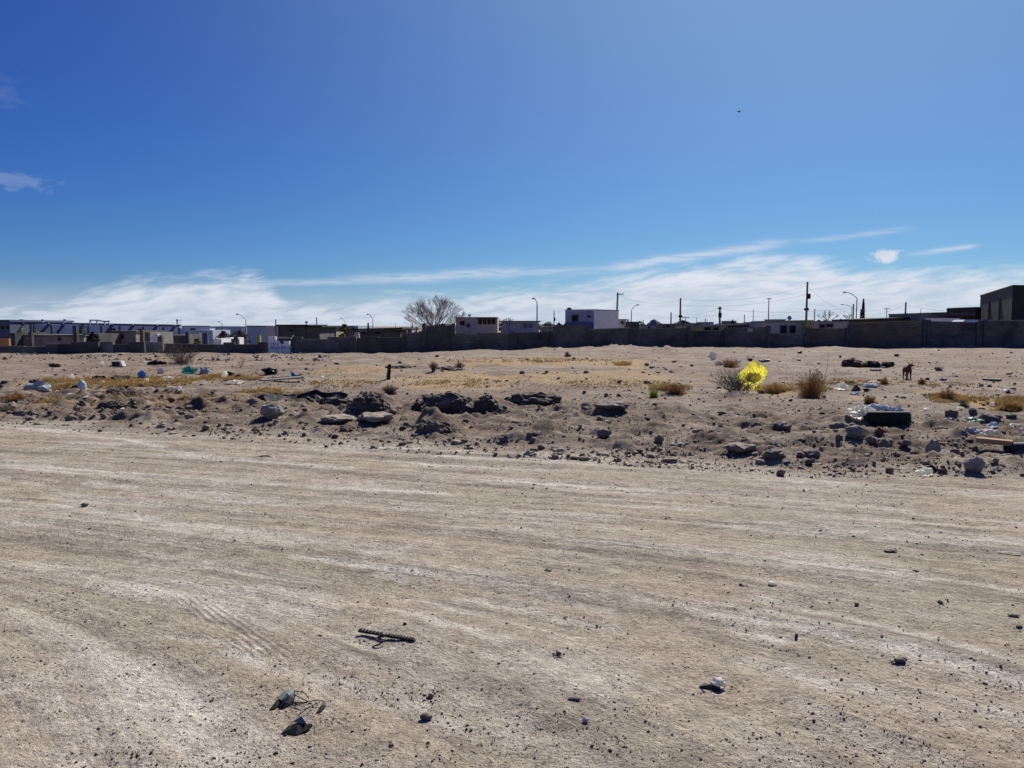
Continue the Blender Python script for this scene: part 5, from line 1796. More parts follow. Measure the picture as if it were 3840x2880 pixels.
# many loose stones: shared meshes, one object each
STN = ('tan', 'grey', 'dark', 'brown')
protos = []
for i in range(10):
    mb = blob(MB(), (0, 0, .12), (.5, .42, .30), 100 + i, 2, .5, 1.2, .16, .3)
    protos.append([mb.mesh('stone', m) for m in M_ST])
r = np.random.RandomState(5)
cand = []
while len(cand) < 200:
    px, py = r.uniform(-20, 3860), r.uniform(1380, 1790)
    x, y, z = (float(q[0]) for q in ground_many(np.array([px]), np.array([py])))
    s = float(side(np.array([x]), np.array([y]))[0])
    if s < -.4 or s > 9 or y > 24:
        continue
    if r.uniform() > math.exp(-max(s, 0) / 3.2):
        continue
    cand.append((x, y, z, s))
for i, (x, y, z, s) in enumerate(cand):
    sz = min(.20, .042 * (1 - r.uniform(0, .97)) ** -.52)
    sc3 = (sz * r.uniform(.8, 1.5), sz * r.uniform(.8, 1.2), sz * r.uniform(.6, 1.1))
    mi = int(r.choice(4, p=[.38, .26, .14, .22]))
    o = bpy.data.objects.new('stone', protos[i % 10][mi])
    COL.objects.link(o)
    o.location = (x, y, z - sz * .06)
    o.scale = sc3
    o.rotation_euler = (r.uniform(-.3, .3), r.uniform(-.3, .3), r.uniform(0, 6.28))
    lab = '%s loose %s stone %s, %s' % ('small' if sz < .07 else 'larger', STN[mi], 'at the very road edge' if s < .8 else 'just behind the road edge' if s < 2 else 'back in the rubble' if s < 4 else 'well out on the lot',
                                          ('far left', 'left', 'left of the middle', 'middle', 'right of the middle', 'right', 'far right')[min(6, max(0, int((x / y * F + 1920) / 549)))])
    tag(o, lab, 'stone', 'loose stones in the rubble along the road')
SCR_M = [mat('scrap_white', (.74, .72, .68), (.60, .58, .54), 9, trans=.2), mat('scrap_grey', (.40, .41, .42), (.30, .30, .31), 9), mat('scrap_blue', (.22, .36, .55), (.16, .28, .45), 9, trans=.2),
         mat('scrap_tan', (.46, .34, .21), (.36, .26, .16), 9)]
SCR_N = ('white', 'grey', 'pale blue', 'tan cardboard')
SCR_V = [[blob(MB(), (0, 0, .1), (.5, .36, .16), 300 + q, 2, .8, 1.8, .4, .9, flat=.6).mesh('litter_scrap', m_) for m_ in SCR_M] for q in range(6)]
for i in range(60):
    while True:
        px, py = (r.uniform(20, 1250) if i % 2 else r.uniform(2550, 3830)), 1330 + 290 * r.uniform(0, 1) ** 1.1
        x, y, z = (float(q[0]) for q in ground_many(np.array([px]), np.array([py])))
        if float(side(np.array([x]), np.array([y]))[0]) > .6 and y < 43:
            break
    mi = int(r.choice(4, p=[.5, .22, .12, .16]))
    o = bpy.data.objects.new('litter_scrap', SCR_V[i % 6][mi])
    COL.objects.link(o)
    o.location = (x, y, z - .004)
    sz = r.uniform(.05, .13) * min(1.8, max(.8, y / 14))
    o.scale = (sz * r.uniform(.8, 1.5), sz, sz * r.uniform(.5, 1))
    o.rotation_euler = (r.uniform(-.2, .2), r.uniform(-.2, .2), r.uniform(0, 6.28))
    tag(o, 'tiny %s scrap %s, %s' % (SCR_N[mi], 'close to the road edge' if y < 13 else 'in the nearer half of the lot' if y < 20 else 'towards the middle of the lot' if y < 30 else 'near the far wall',
                                     ('far left', 'left', 'left of the middle', 'middle', 'right of the middle', 'right', 'far right')[min(6, max(0, int(px / 549)))]), 'litter', 'tiny scraps of litter over the lot')


def scatter(name, label, cat, pts, sizes, m, seed, flat=.6, sink=.25):
    """very many tiny lumps, one mesh"""
    bm = bmesh.new()
    bmesh.ops.create_icosphere(bm, subdivisions=1, radius=1)
    bv = np.array([v.co[:] for v in bm.verts])
    bf = np.array([[v.index for v in f.verts] for f in bm.faces])
    bm.free()
    rr = np.random.RandomState(seed)
    n = len(pts)
    k = len(bv)
    V = bv[None] * rr.uniform(.6, 1.25, (n, k, 1))
    a = rr.uniform(0, 2 * np.pi, n)
    st = np.stack([rr.uniform(.8, 1.6, n), rr.uniform(.6, 1.1, n), rr.uniform(.4, 1.0, n) * flat / .6], 1)
    V = V * st[:, None, :] * np.asarray(sizes)[:, None, None]
    ca, sa = np.cos(a)[:, None], np.sin(a)[:, None]
    X = V[..., 0] * ca - V[..., 1] * sa
    Y = V[..., 0] * sa + V[..., 1] * ca
    V = np.stack([X, Y, V[..., 2]], -1)
    P = np.asarray(pts).copy()
    P[:, 2] += np.asarray(sizes) * st[:, 2] * (1 - 2 * sink)
    V = (V + P[:, None, :]).reshape(-1, 3)
    Fc = (bf[None] + (np.arange(n) * k)[:, None, None]).reshape(-1, 3)
    me = bpy.data.meshes.new(name)
    me.vertices.add(len(V))
    me.vertices.foreach_set('co', V.astype(np.float32).ravel())
    me.loops.add(len(Fc) * 3)
    me.loops.foreach_set('vertex_index', Fc.astype(np.int32).ravel())
    me.polygons.add(len(Fc))
    me.polygons.foreach_set('loop_start', np.arange(0, len(Fc) * 3, 3, dtype=np.int32))
    me.polygons.foreach_set('loop_total', np.full(len(Fc), 3, np.int32))
    me.update(calc_edges=True)
    me.materials.append(m)
    o = bpy.data.objects.new(name, me)
    COL.objects.link(o)
    return tag(o, label, cat, kind='stuff')


scatter('heap_clods', 'dark clods rolled off the earth heaps', 'clods', CLOD_P, CLOD_S, M_EARTH, 9)
M_PEB = mat('pebble_mix', (.085, .07, .06), (.22, .18, .145), 7, lo=.46, hi=.68)
M_PEBD = mat('pebble_dark', (.06, .052, .048), (.10, .085, .075), 9)
M_CLOD = mat('clod_mix', (.25, .195, .148), (.085, .067, .054), 4, bump=.006, bscale=60, lo=.42, hi=.6)
n = 44000
py = 1300 + 490 * r.uniform(0, 1, n) ** .8
px = r.uniform(-650, 4500, n)
x, y, z = ground_many(px, py)
s = side(x, y)
dens = np.exp(-np.maximum(s, 0) / 4.0) * (s > -.5) * (.35 + .9 * ss(-.15, .35, fbm(x * .7, y * .7, 2, 9))) + .05 * (s > 0)
k = r.uniform(0, 1, n) < dens
sz = np.minimum(.006 * (1 - r.uniform(0, .995, n)) ** -.48, .07) * np.clip(y / 11, .8, 1.8)
scatter('dirt_clods', 'loose clods and rubble bits over the lot edge', 'clods', np.stack([x, y, z], 1)[k], sz[k], M_CLOD, 3)
n = 12000
py = 1310 + 250 * r.uniform(0, 1, n) ** .9
px = r.uniform(-650, 4500, n)
x, y, z = ground_many(px, py)
s = side(x, y)
k = (s > 2.5) & (y < 50) & (r.uniform(0, 1, n) < .10 + .9 * ss(.0, .5, fbm(x * .35, y * .22, 3, 63)))
k &= r.uniform(0, 1, n) < np.where((px < 1000) & (py < 1365), 1.0, .55)
sz = np.minimum(.012 * (1 - r.uniform(0, .99, n)) ** -.42, .09) * np.clip(y / 18, .8, 2.0)
scatter('rubble_bits', 'dark rubble bits thinly strewn over the back of the lot', 'rubble', np.stack([x, y, z], 1)[k], sz[k], mat('rubble_mix', (.10, .085, .075), (.24, .20, .165), 1.5, lo=.42, hi=.62), 6)
n = 4200
py = 1318 + 36 * r.uniform(0, 1, n)
px = r.uniform(-60, 1250, n)
x, y, z = ground_many(px, py)
k = (y < 46) & (r.uniform(0, 1, n) < .04 + .96 * ss(.0, .5, fbm(x * .4, y * .3, 3, 71)))
sz = np.minimum(.018 * (1 - r.uniform(0, .985, n)) ** -.45, .14)
scatter('grey_rubble', 'grey building rubble in a low band along the far left wall', 'rubble', np.stack([x, y, z], 1)[k], sz[k], mat('grey_rubble_mix', (.26, .235, .205), (.09, .08, .072), 2.2, lo=.40, hi=.60), 8, flat=.75)
n = 27000
py = 1600 + 1290 * r.uniform(0, 1, n) ** .75
px = r.uniform(-650, 4500, n)
x, y, z = ground_many(px, py)
s = side(x, y)
k = (s < .2) & (r.uniform(0, 1, n) < .25 + .75 * ss(-.3, .4, fbm(x * .9, y * .9, 2, 77)) + .25 * ss(0, 2, x))
sz = np.minimum(.0019 * (1 - r.uniform(0, .999, n)) ** -.36, .0075) * np.clip(y / 5, .9, 1.8)
scatter('pebbles', 'small pebbles strewn over the dirt road', 'pebbles', np.stack([x, y, z], 1)[k], sz[k], M_PEB, 4, sink=.38)
n = 260
py = 1640 + 1240 * r.uniform(0, 1, n) ** .9
px = r.uniform(-600, 4450, n)
x, y, z = ground_many(px, py)
s = side(x, y)
k = (s < 0) & (r.uniform(0, 1, n) < .35 + .5 * ss(-.5, 2.5, x))
sz = np.minimum(.0045 * (1 - r.uniform(0, .98, n)) ** -.28, .013) * np.clip(y / 5, .8, 1.8)
scatter('dark_pebbles', 'darker larger pebbles strewn over the dirt road', 'pebbles', np.stack([x, y, z], 1)[k], sz[k], M_PEBD, 5, sink=.42)
# ------------------------------------------------------------------ litter
M_PLW = mat('white_film', (.86, .845, .77), (.78, .765, .70), 6, rough=.45, trans=.58)
M_PLB = mat('pale_blue_film', (.50, .58, .70), (.42, .50, .62), 6, rough=.75, trans=.45)
M_PLG = mat('grey_film', (.42, .45, .50), (.28, .31, .36), 9, rough=.7, trans=.25)
M_TEAL = mat('turquoise_film', (.07, .36, .30), (.05, .26, .22), 8, rough=.45, trans=.35)
M_GREEN = mat('green_film', (.03, .22, .14), (.02, .15, .10), 8, rough=.4, trans=.2)
M_BLUEP = mat('blue_plastic', (.04, .26, .62), (.03, .19, .48), 6, rough=.4)
M_BLUEF = mat('blue_film', (.08, .32, .58), (.06, .24, .46), 8, rough=.4, trans=.25)
M_YEL = mat('yellow_film', (.86, .78, .13), (.74, .66, .08), 7, rough=.5, trans=.62)
M_LIME = mat('lime_film', (.48, .56, .05), (.38, .44, .05), 9, rough=.4, trans=.35)
M_PAPER = mat('paper', (.78, .76, .71), (.64, .62, .58), 12, rough=.85, trans=.35)
M_CARD = mat('cardboard', (.36, .25, .15), (.28, .19, .115), 5)
M_WOOD = mat('raw_wood', (.40, .26, .14), (.28, .175, .095), 9, stretch=(.15, 1, 1))
M_WOODG = mat('grey_wood', (.30, .26, .22), (.20, .17, .145), 9, stretch=(.15, 1, 1))
M_GREYP = mat('grey_green_plastic', (.22, .26, .26), (.15, .18, .18), 14, rough=.4)
M_CHAR = mat('charred_wood', (.040, .034, .030), (.020, .018, .017), 12, bump=.01)
M_NAVY = mat('navy_cloth', (.035, .04, .12), (.025, .03, .085), 9)
M_ROT = mat('rotten_brown', (.10, .065, .045), (.065, .044, .033), 8, bump=.01)


def crumple(label, name, cat, px, py, w, h, m, seed, group=None, sub=3, depth=.7, amp=.7, sharp=.7, up=0.0):
    g = gp(px, py)
    wm, hm = w / F * g.y, h / F * g.y
    y = g.y + wm * depth * .3
    x = g.x * y / g.y
    z = hz(x, y) + up
    mb = blob(MB(), (x, y, z + hm * .42), (wm * .52, wm * depth * .5, hm * .55), seed, sub, amp, 1.5, .35, sharp, flat=.75)
    if m in (M_PLW, M_PLB, M_TEAL, M_PAPER) and w > 30:        # a crumpled sheet, open on its far side
        mb.f = [f for f in mb.f if sum(mb.v[k][1] for k in f) / len(f) < y + .18 * wm * depth]
    return single(mb, name, label, cat, m, (x, y, z), group)


G_BAG = 'plastic bags blown over the lot'
G_SCR = 'scraps of litter on the lot'
# left part
pile = crumple('grey and silver trash bag slumped by the left road edge', 'trash_bag', 'trash bag', 142, 1474, 86, 34, M_PLG, 3, G_BAG)
crumple('black trash bag lying on top of the silver one at left', 'trash_bag', 'trash bag', 132, 1450, 52, 22, M_BLACK, 5, G_BAG, up=.08)
# pale blue jug
g = gp(308, 1464)
jh = 42 / F * g.y
jg = thing('plastic_jug', 'upright pale bluish white plastic jug in the golden grass', 'jug', tuple(g))
MB().tube([g + Vector((0, 0, -.01)), g + Vector((0, 0, jh * .12)), g + Vector((0, 0, jh * .62)), g + Vector((0, 0, jh * .82)), g + Vector((0, 0, jh * .9))],
          [jh * .34, jh * .36, jh * .36, jh * .2, jh * .12], 14).build('body', mat('jug_plastic', (.52, .62, .72), (.42, .52, .62), 6, rough=.35), jg, smooth=False)
MB().tube([g + Vector((0, 0, jh * .9)), g + Vector((0, 0, jh))], jh * .13, 10).build('cap', M_PLW, jg)
MB().tube([g + Vector((jh * .2, -jh * .1, jh * .8)), g + Vector((jh * .42, -jh * .12, jh * .66)), g + Vector((jh * .36, -jh * .1, jh * .42))], jh * .045, 6).build('handle', M_PLW, jg)
crumple('small dark knot of rag left of the pale jug', 'rag', 'rag', 280, 1464, 20, 16, M_ROT, 7, G_SCR, sub=2)


def strip(label, name, cat, px0, py0, px1, py1, hpx, m, thick=.03, curl=0.0, group=None, seed=1):
    """a bent flat strip lying on edge or on the ground between two spots"""
    a, c = gp(px0, py0), gp(px1, py1)
    rnd_ = random.Random(seed)
    n = 9
    d = (c - a).normalized()
    nrm = Vector((-d.y, d.x, 0))
    hh = hpx / F * ((a.y + c.y) / 2)
    mb = MB()
    pr = []
    for i in range(n):
        f = i / (n - 1)
        p = a.lerp(c, f)
        p.z = hz(p.x, p.y)
        b = curl * math.sin(f * math.pi) + rnd_.uniform(-.012, .012)
        t = hh * (1 - .25 * abs(2 * f - 1) + rnd_.uniform(-.15, .1))
        pr.append((p + nrm * b - Vector((0, 0, .015)), p + nrm * (b + thick * .4) + Vector((0, 0, t)), nrm * thick))
    for (p0, q0, w0), (p1_, q1, w1) in zip(pr, pr[1:]):
        mb.hexa([p0, p1_, p1_ + w1, p0 + w0], [q0, q1, q1 + w1, q0 + w0])
    return single(mb, name, label, cat, m, None, group)


G_RUB = 'black rubber strips on the lot'
strip('straight black rubber strip behind the golden grass, left of two', 'rubber_strip', 'rubber strip', 350, 1424, 396, 1422, 15, M_RUBBER, .12, group=G_RUB)
strip('curled black rubber strip behind the golden grass, right of two', 'rubber_strip', 'rubber strip', 434, 1428, 492, 1422, 18, M_RUBBER, .12, .06, G_RUB, 3)
strip('red brown rag beside the straight black strip', 'rag', 'rag', 328, 1438, 352, 1432, 8, mat('red_rag', (.30, .09, .05), (.2, .07, .045), 8), .05, group=G_SCR)
crumple('bright blue round plastic bag lump by the black strips', 'plastic_bag', 'plastic bag', 533, 1418, 27, 30, M_BLUEP, 9, G_BAG, amp=.3, sharp=.3)
crumple('turquoise plastic bag on the left of the lot', 'plastic_bag', 'plastic bag', 714, 1402, 46, 26, M_TEAL, 10, G_BAG)
g = gp(1112, 1420)
bl = 44 / F * g.y
mb = MB()
n = 7
for i in range(n - 1):
    f0, f1 = i / (n - 1), (i + 1) / (n - 1)
    p = lambda f, k: Vector((g.x - bl / 2 + bl * f, g.y + .12 * k + .03 * math.sin(f * 9 + k * 4), g.z + (.19 - .15 * f) * (1 - k) + .02 * math.sin(f * 11) + .005))
    a, b, c_, d_ = p(f0, 0), p(f1, 0), p(f1, 1), p(f0, 1)
    t = Vector((0, .006, .006))
    mb.hexa([a, b, b + t, a + t], [d_, c_, c_ + t, d_ + t])
single(mb, 'plastic_sheet', 'bright blue plastic sheet propped at a slant, left of centre', 'plastic sheet', M_BLUEF, tuple(g), G_BAG)
# old crate / casing
g = gp(436, 1376)
bw = 36 / F * g.y
bh = 20 / F * g.y
cr = thing('box_casing', 'grey box casing with a dark open front near the far wall', 'box', tuple(g))
MB().box((g.x, g.y + bw * .35, g.z + bh / 2), (bw, bw * .65, bh)).build('case', M_PAPER, cr)
MB().box((g.x - bw * .05, g.y + bw * .02, g.z + bh * .46), (bw * .8, .02, bh * .74)).build('front_panel', mat('dull_green_panel', (.05, .06, .05), (.035, .04, .035), 8), cr)
MB().hexa([(g.x + bw * .52, g.y, g.z), (g.x + bw * .78, g.y - .05, g.z), (g.x + bw * .78, g.y + .2, g.z), (g.x + bw * .52, g.y + .25, g.z)],
          [(g.x + bw * .50, g.y, g.z + bh), (g.x + bw * .54, g.y - .05, g.z + bh), (g.x + bw * .54, g.y + .2, g.z + bh), (g.x + bw * .50, g.y + .25, g.z + bh)]).build('flap', M_PAPER, cr)
for i, (px, py, w, h, m, lab) in enumerate([
        (602, 1402, 20, 22, mat('pink_film', (.68, .60, .64), (.58, .5, .55), 8, trans=.3), 'pale pink plastic scrap right of the blue lump'),
        (630, 1424, 36, 15, M_PLW, 'white plastic scrap in the grass below the pink scrap'),
        (765, 1403, 36, 22, M_PLG, 'grey and white torn packaging right of the turquoise bag'),
        (842, 1420, 24, 28, M_PLW, 'white scrap leaning on the black lump at left'),
        (862, 1416, 26, 26, M_BLACK, 'round black plastic lump beside a white scrap at left'),
        (895, 1420, 28, 16, M_ROT, 'dark brown rag right of the black lump'),
        (882, 1440, 42, 14, M_PLW, 'white folded sheet below the brown rag'),
        (1012, 1404, 46, 26, M_BLACK, 'shaggy black lump left of the slanted blue sheet'),
        (215, 1478, 26, 12, M_PLW, 'white scrap under the golden grass near the silver bag'),
        (384, 1438, 24, 10, M_PLW, 'small white scrap below the straight black strip'),
        (548, 1428, 20, 10, M_PLW, 'small white scrap under the bright blue lump'),
        (660, 1466, 50, 14, M_PAPER, 'torn grey white paper in the stones at left'),
        (674, 1474, 22, 14, mat('pale_yellow_film', (.62, .60, .40), (.5, .5, .33), 8), 'pale yellow scrap in the stones at left'),
        (270, 1428, 20, 24, M_PLW, 'ragged white scrap up left of the pale jug'),
        (266, 1494, 28, 8, M_PLW, 'thin white scrap low left near the road edge'),
        (76, 1508, 20, 12, M_PAPER, 'white scrap at the far left road edge'),
        (205, 1376, 40, 12, M_BLACK, 'dark flat scrap up left near the far wall'),
        (590, 1366, 46, 14, M_BLACK, 'dark pile under the right of the grey box'),
        (382, 1370, 14, 14, M_PLW, 'small white scrap left of the grey box casing'),
        (540, 1364, 16, 8, M_PLW, 'tiny white scrap right of the grey box casing'),
        (3157, 1462, 36, 26, M_PLW, 'cream white plastic scrap right of the rusty brown bush'),
        (3264, 1452, 54, 12, M_PLB, 'pale sheet of plastic right of the cream scrap'),
        (3200, 1480, 36, 10, M_PLB, 'bluish white scrap below the pale sheet'),
        (3212, 1466, 26, 20, M_ST[2], 'dark lump of rubber between two white scraps'),
        (3248, 1468, 18, 12, M_ROT, 'small black brown lump right of the dark rubber lump'),
        (3288, 1328, 12, 14, M_PLW, 'upright white scrap near the right wall'),
        (3220, 1328, 9, 8, M_PLW, 'tiny white scrap left of the upright one near the right wall'),
        (2754, 1322, 12, 14, M_PLW, 'white scrap at the foot of the wall behind the yellow bag'),
        (2672, 1350, 26, 30, M_PAPER, 'white torn cardboard standing left of the reddish bush'),
        (2692, 1368, 22, 16, M_PAPER, 'white slanting flap below the torn cardboard'),
        (2868, 1358, 34, 12, M_BLACK, 'black scrap behind the right edge of the yellow bag'),
        (3000, 1324, 22, 8, M_BLACK, 'black flat scrap near the wall under the tallest pole'),
        (3577, 1400, 12, 9, M_PLW, 'tiny white scrap right of the dog near the far tracks'),
        (3535, 1428, 26, 9, M_NAVY, 'navy blue cloth right of the dog'),
        (3772, 1472, 24, 10, M_PLW, 'white scrap beside a black one above the golden grass'),
        (3780, 1476, 16, 12, M_BLACK, 'black scrap above the golden grass at right'),
        (3721, 1524, 20, 16, M_PLW, 'white round scrap in front of the golden grass'),
        (3476, 1544, 28, 12, M_PLW, 'white scrap just right above the tyre'),
        (3604, 1542, 24, 10, M_PLW, 'pale scrap behind the dark lumps at right'),
        (3626, 1572, 20, 7, M_PLW, 'small bright scrap among the dark lumps at right'),
        (3646, 1606, 74, 26, M_GREEN, 'green plastic bag crushed among the dark lumps at right'),
        (3560, 1586, 40, 18, M_PLG, 'grey plastic scrap left of the green bag'),
        (3720, 1606, 34, 24, M_PLB, 'bluish grey scrap right of the green bag'),
        (3806, 1604, 36, 12, M_PLW, 'white flat scrap at the right edge of the lot'),
        (3832, 1612, 24, 10, M_PAPER, 'cream scrap at the right edge, below the white one'),
        (3530, 1612, 22, 16, mat('yellow_scrap', (.55, .50, .25), (.45, .41, .2), 8), 'pale yellow scrap left of the green bag'),
        (3640, 1634, 60, 26, M_PLG, 'silver grey crushed sheet below the green bag'),
        (3706, 1636, 60, 22, M_PAPER, 'dirty white crushed sheet right of the silver one'),
        (3462, 1640, 12, 8, M_PLW, 'tiny white scrap below the right end of the tyre'),
        (3590, 1766, 18, 9, M_PLW, 'white chip left of the round boulder'),
        (2762, 1566, 24, 6, M_PAPER, 'pale flat chip among the stones below the bare shrub'),
        (2018, 1596, 10, 6, M_PLW, 'tiny white chip in the rubble, centre'),
        (2276, 1584, 14, 8, M_PLW, 'tiny bright chip in the rubble right of centre'),
        (1872, 1534, 24, 30, M_PAPER, 'pale torn paper against the right black heap'),
        (1590, 1518, 20, 14, M_PLG, 'small grey scrap on the front of the largest heap')]):
    nm = {M_PLW: 'plastic_scrap', M_PLG: 'plastic_scrap', M_PLB: 'plastic_scrap', M_PAPER: 'paper_scrap', M_NAVY: 'rag', M_ROT: 'rag', M_LIME: 'plastic_bag', M_GREEN: 'plastic_bag'}.get(m, 'plastic_scrap')
    if m is M_ST[2]:
        nm = 'rubber_lump'
    crumple(lab, nm, nm.replace('_', ' '), px, py, w, h, m, 20 + i, G_BAG if 'bag' in nm else G_SCR, sub=3 if w > 30 else 2)


def board(label, name, cat, px0, py0, px1, py1, wid, thk, m, tilt=0.0, group=None, lift=.0):
    a, c = gp(px0, py0), gp(px1, py1)
    z = max(hz(a.x, a.y), hz(c.x, c.y), hz((a.x + c.x) / 2, (a.y + c.y) / 2)) + lift
    d = (c - a)
    d.z = 0
    L = d.length
    ang = math.atan2(d.y, d.x)
    mid = (a + c) / 2
    mb = MB().box((mid.x, mid.y, z + thk / 2), (L, wid, thk), rz=ang, tilt=Matrix.Rotation(tilt, 3, 'Y'))
    return single(mb, name, label, cat, m, (mid.x, mid.y, z), group)


G_BRD = 'boards lying on the lot'
board('flat grey board with a dark shadow under it, left of centre', 'board', 'board', 980, 1436, 1130, 1430, .30, .04, M_WOODG, -.02, G_BRD, .06)
board('thin dark batten below the slanted blue sheet', 'board', 'board', 1005, 1420, 1085, 1418, .08, .035, M_WOODG, 0, G_BRD)
board('thin black flat board lying right of the dog', 'board', 'board', 3688, 1429, 3752, 1429, .14, .05, M_BLACK, 0, G_BRD)
board('flat dark plank just below the green brown pile', 'board', 'board', 3265, 1391, 3302, 1391, .16, .05, M_WOODG, 0, G_BRD)
# charred timber in the middle of the lot
for px, py, w, h, ln, lab in ((1456, 1422, 16, 60, .10, 'dark charred post standing askew in the middle of the lot'), 
                              ):
    g = gp(px, py)
    wm, hm = w / F * g.y, h / F * g.y
    n_ = 7
    pts_ = [g + Vector((ln * hm * i / n_ + .006 * math.sin(i * 2.1), .006 * math.cos(i * 1.7), hm * i / n_ - .03)) for i in range(n_ + 1)]
    single(MB().tube(pts_, [wm * .5 * (1 - .03 * i + .04 * math.sin(i * 2.7 + px)) for i in range(n_ + 1)], 7), 'charred_post', lab, 'post', M_CHAR, tuple(g), 'charred timber on the lot')
dry_bush('bright yellow green weed clump left of the olive brown bush', 2452, 1490, 40, 42, mat('lime_weed', (.36, .40, .06), (.26, .30, .05), 9, rough=.7, trans=.3), 41, 22, True, 46)
dry_bush('dark ragged dead shrub, left of two, in the middle of the lot', 1626, 1392, 52, 42, M_LEAFBR, 43, 70, True, 0)
dry_bush('dark ragged dead shrub, right of two, in the middle of the lot', 1726, 1384, 46, 34, M_LEAFBR, 44, 60, True, 0)
# black plastic sheeting left of the middle
strip('tangled black plastic sheet at the left end of the dark ridge', 'plastic_sheet', 'plastic sheet', 1000, 1500, 1120, 1506, 24, M_BLACK, .16, .10, G_BAG, 5)
strip('long flat black strip running right from the tangled sheet', 'rubber_strip', 'rubber strip', 1110, 1502, 1300, 1500, 20, M_RUBBER, .14, .05, G_RUB, 6)
strip('black sheet edge standing in a low arc, left of the black ridge', 'plastic_sheet', 'plastic sheet', 1030, 1482, 1095, 1490, 16, M_BLACK, .02, -.12, G_BAG, 7)

# yellow bag caught on the shrub
g = gp(2800, 1474)
Yb = g.y - .05
c = at_depth(2822, 1406, Yb)
bw, bh = 96 / F * Yb, 96 / F * Yb
yb = thing('plastic_bag', 'big bright yellow plastic bag caught on the grey shrub', 'plastic bag', (c.x, c.y, c.z - bh / 2), G_BAG)
def sail(rx, rz, dy, seed, cut, nu=34):
    """one billowed, creased sheet facing the road"""
    vs, fs = [], []
    for j in range(nu + 1):
        for i in range(nu + 1):
            x, z = -1 + 2 * i / nu, -1 + 2 * j / nu
            # a disc-like outline pulled to a corner at the upper right and a tail at the lower right
            t = math.atan2(z, x)
            lim = 1 + .10 * math.sin(2 * t + .6) + .30 * mnoise.noise(Vector((math.cos(t) * 1.3, math.sin(t) * 1.3, seed))) + .07 * mnoise.noise(Vector((math.cos(t) * 5, math.sin(t) * 5, seed + 3)))
            r_ = max(abs(x), abs(z))
            q = math.hypot(x, z)
            k = r_ / q * lim if q > 0 else 1
            x, z = x * k, z * k
            cre = .16 * mnoise.noise(Vector((x * 1.4, z * 1.4, seed))) + .10 * abs(mnoise.noise(Vector((x * 4.2 + z * 1.5, z * 1.8, seed + 7)))) + .04 * mnoise.noise(Vector((x * 8, z * 8, seed)))
            y = -.55 * math.sqrt(max(0, 1.25 - r_ * r_)) + cre * 1.3
            if z < -.35:
                x = x * (1 - .42 * (-.35 - z) / .65) + .34 * (-.35 - z)
            vs.append(c + Vector((x * rx + z * .05 * rx, y * rx * .8 + dy, z * rz)))
    for j in range(nu):
        for i in range(nu):
            if cut and j < 5 and mnoise.noise(Vector((i * .5, j * .3, seed))) > .05 * j:
                continue
            a_ = j * (nu + 1) + i
            fs.append((a_, a_ + 1, a_ + nu + 2, a_ + nu + 1))
    return MB().add(vs, fs)


sail(bw * .50, bh * .52, 0, 2.3, True).build('bag_film', M_YEL, yb, smooth=True)
c = c + Vector((.06 * bw, 0, .10 * bh))
sail(bw * .30, bh * .24, .05, 5.1, False, 20).build('inner_fold', M_YEL, yb, smooth=True)  # second sheet added behind to darken the middle of the film
c = c - Vector((.06 * bw, 0, .10 * bh))
mb = MB()
rs_ = random.Random(6)
for k in range(9):
    x0 = c.x + rs_.uniform(-.35, .35) * bw
    p0_ = Vector((x0, c.y - .02, c.z - bh * .42))
    mb.tube([p0_, p0_ + Vector((rs_.uniform(-.03, .03), -.02, -.06)), p0_ + Vector((rs_.uniform(-.05, .05), -.03, -.06 - rs_.uniform(.02, .09)))], [.028, .018, .006], 5)
mb.build('torn_edge', M_YEL, yb)
sh = MB()
for k in range(7):
    a = g + Vector((rs_.uniform(-.1, .1), 0, 0))
    b = c + Vector((rs_.uniform(-.3, .3) * bw, -bw * .3 + rs_.uniform(-.05, .1), rs_.uniform(-.1, .45) * bh))
    sh.tube([a, a.lerp(b, .5) + Vector((rs_.uniform(-.04, .04), -.04, .03)), b], [.006, .005, .003], 4)
single(sh, 'dry_bush', 'few thin dark stems that hold up the yellow bag', 'bush', M_TWIG, tuple(g), 'dry bushes on the lot')

# tyre lying in the rubble, tipped a little so its rim is edge on
g = gp(3342, 1604)
R = 176 / F * (g.y + .36) / 2
W = .205
cx, cy = g.x, g.y + R
cx *= cy / (g.y + .2)
cz = hz(cx, g.y + .05) + W / 2 - .015
ty = thing('tyre', 'black tyre lying flat in the rubble with litter behind it', 'tyre', (cx, cy, cz - W / 2))
TM4 = Matrix.Translation((cx, cy, cz)) @ Matrix.Rotation(math.radians(-6.5), 4, 'X')
prof = [(.60, -.42), (.66, -.50), (.86, -.52), (.955, -.44), (.985, -.30), (.985, .30), (.955, .44), (.86, .52), (.66, .50), (.60, .42), (.63, .36), (.90, .36), (.92, 0), (.90, -.36), (.63, -.36)]
n = 48
vs = [TM4 @ Vector((math.cos(2 * math.pi * i / n) * R * q, math.sin(2 * math.pi * i / n) * R * q, z * W)) for i in range(n) for q, z in prof]
m_ = len(prof)
fs = [(i * m_ + k, ((i + 1) % n) * m_ + k, ((i + 1) % n) * m_ + (k + 1) % m_, i * m_ + (k + 1) % m_) for i in range(n) for k in range(m_)]
MB().add(vs, fs).build('carcass', M_RUBBER, ty, smooth=False)
mb = MB()
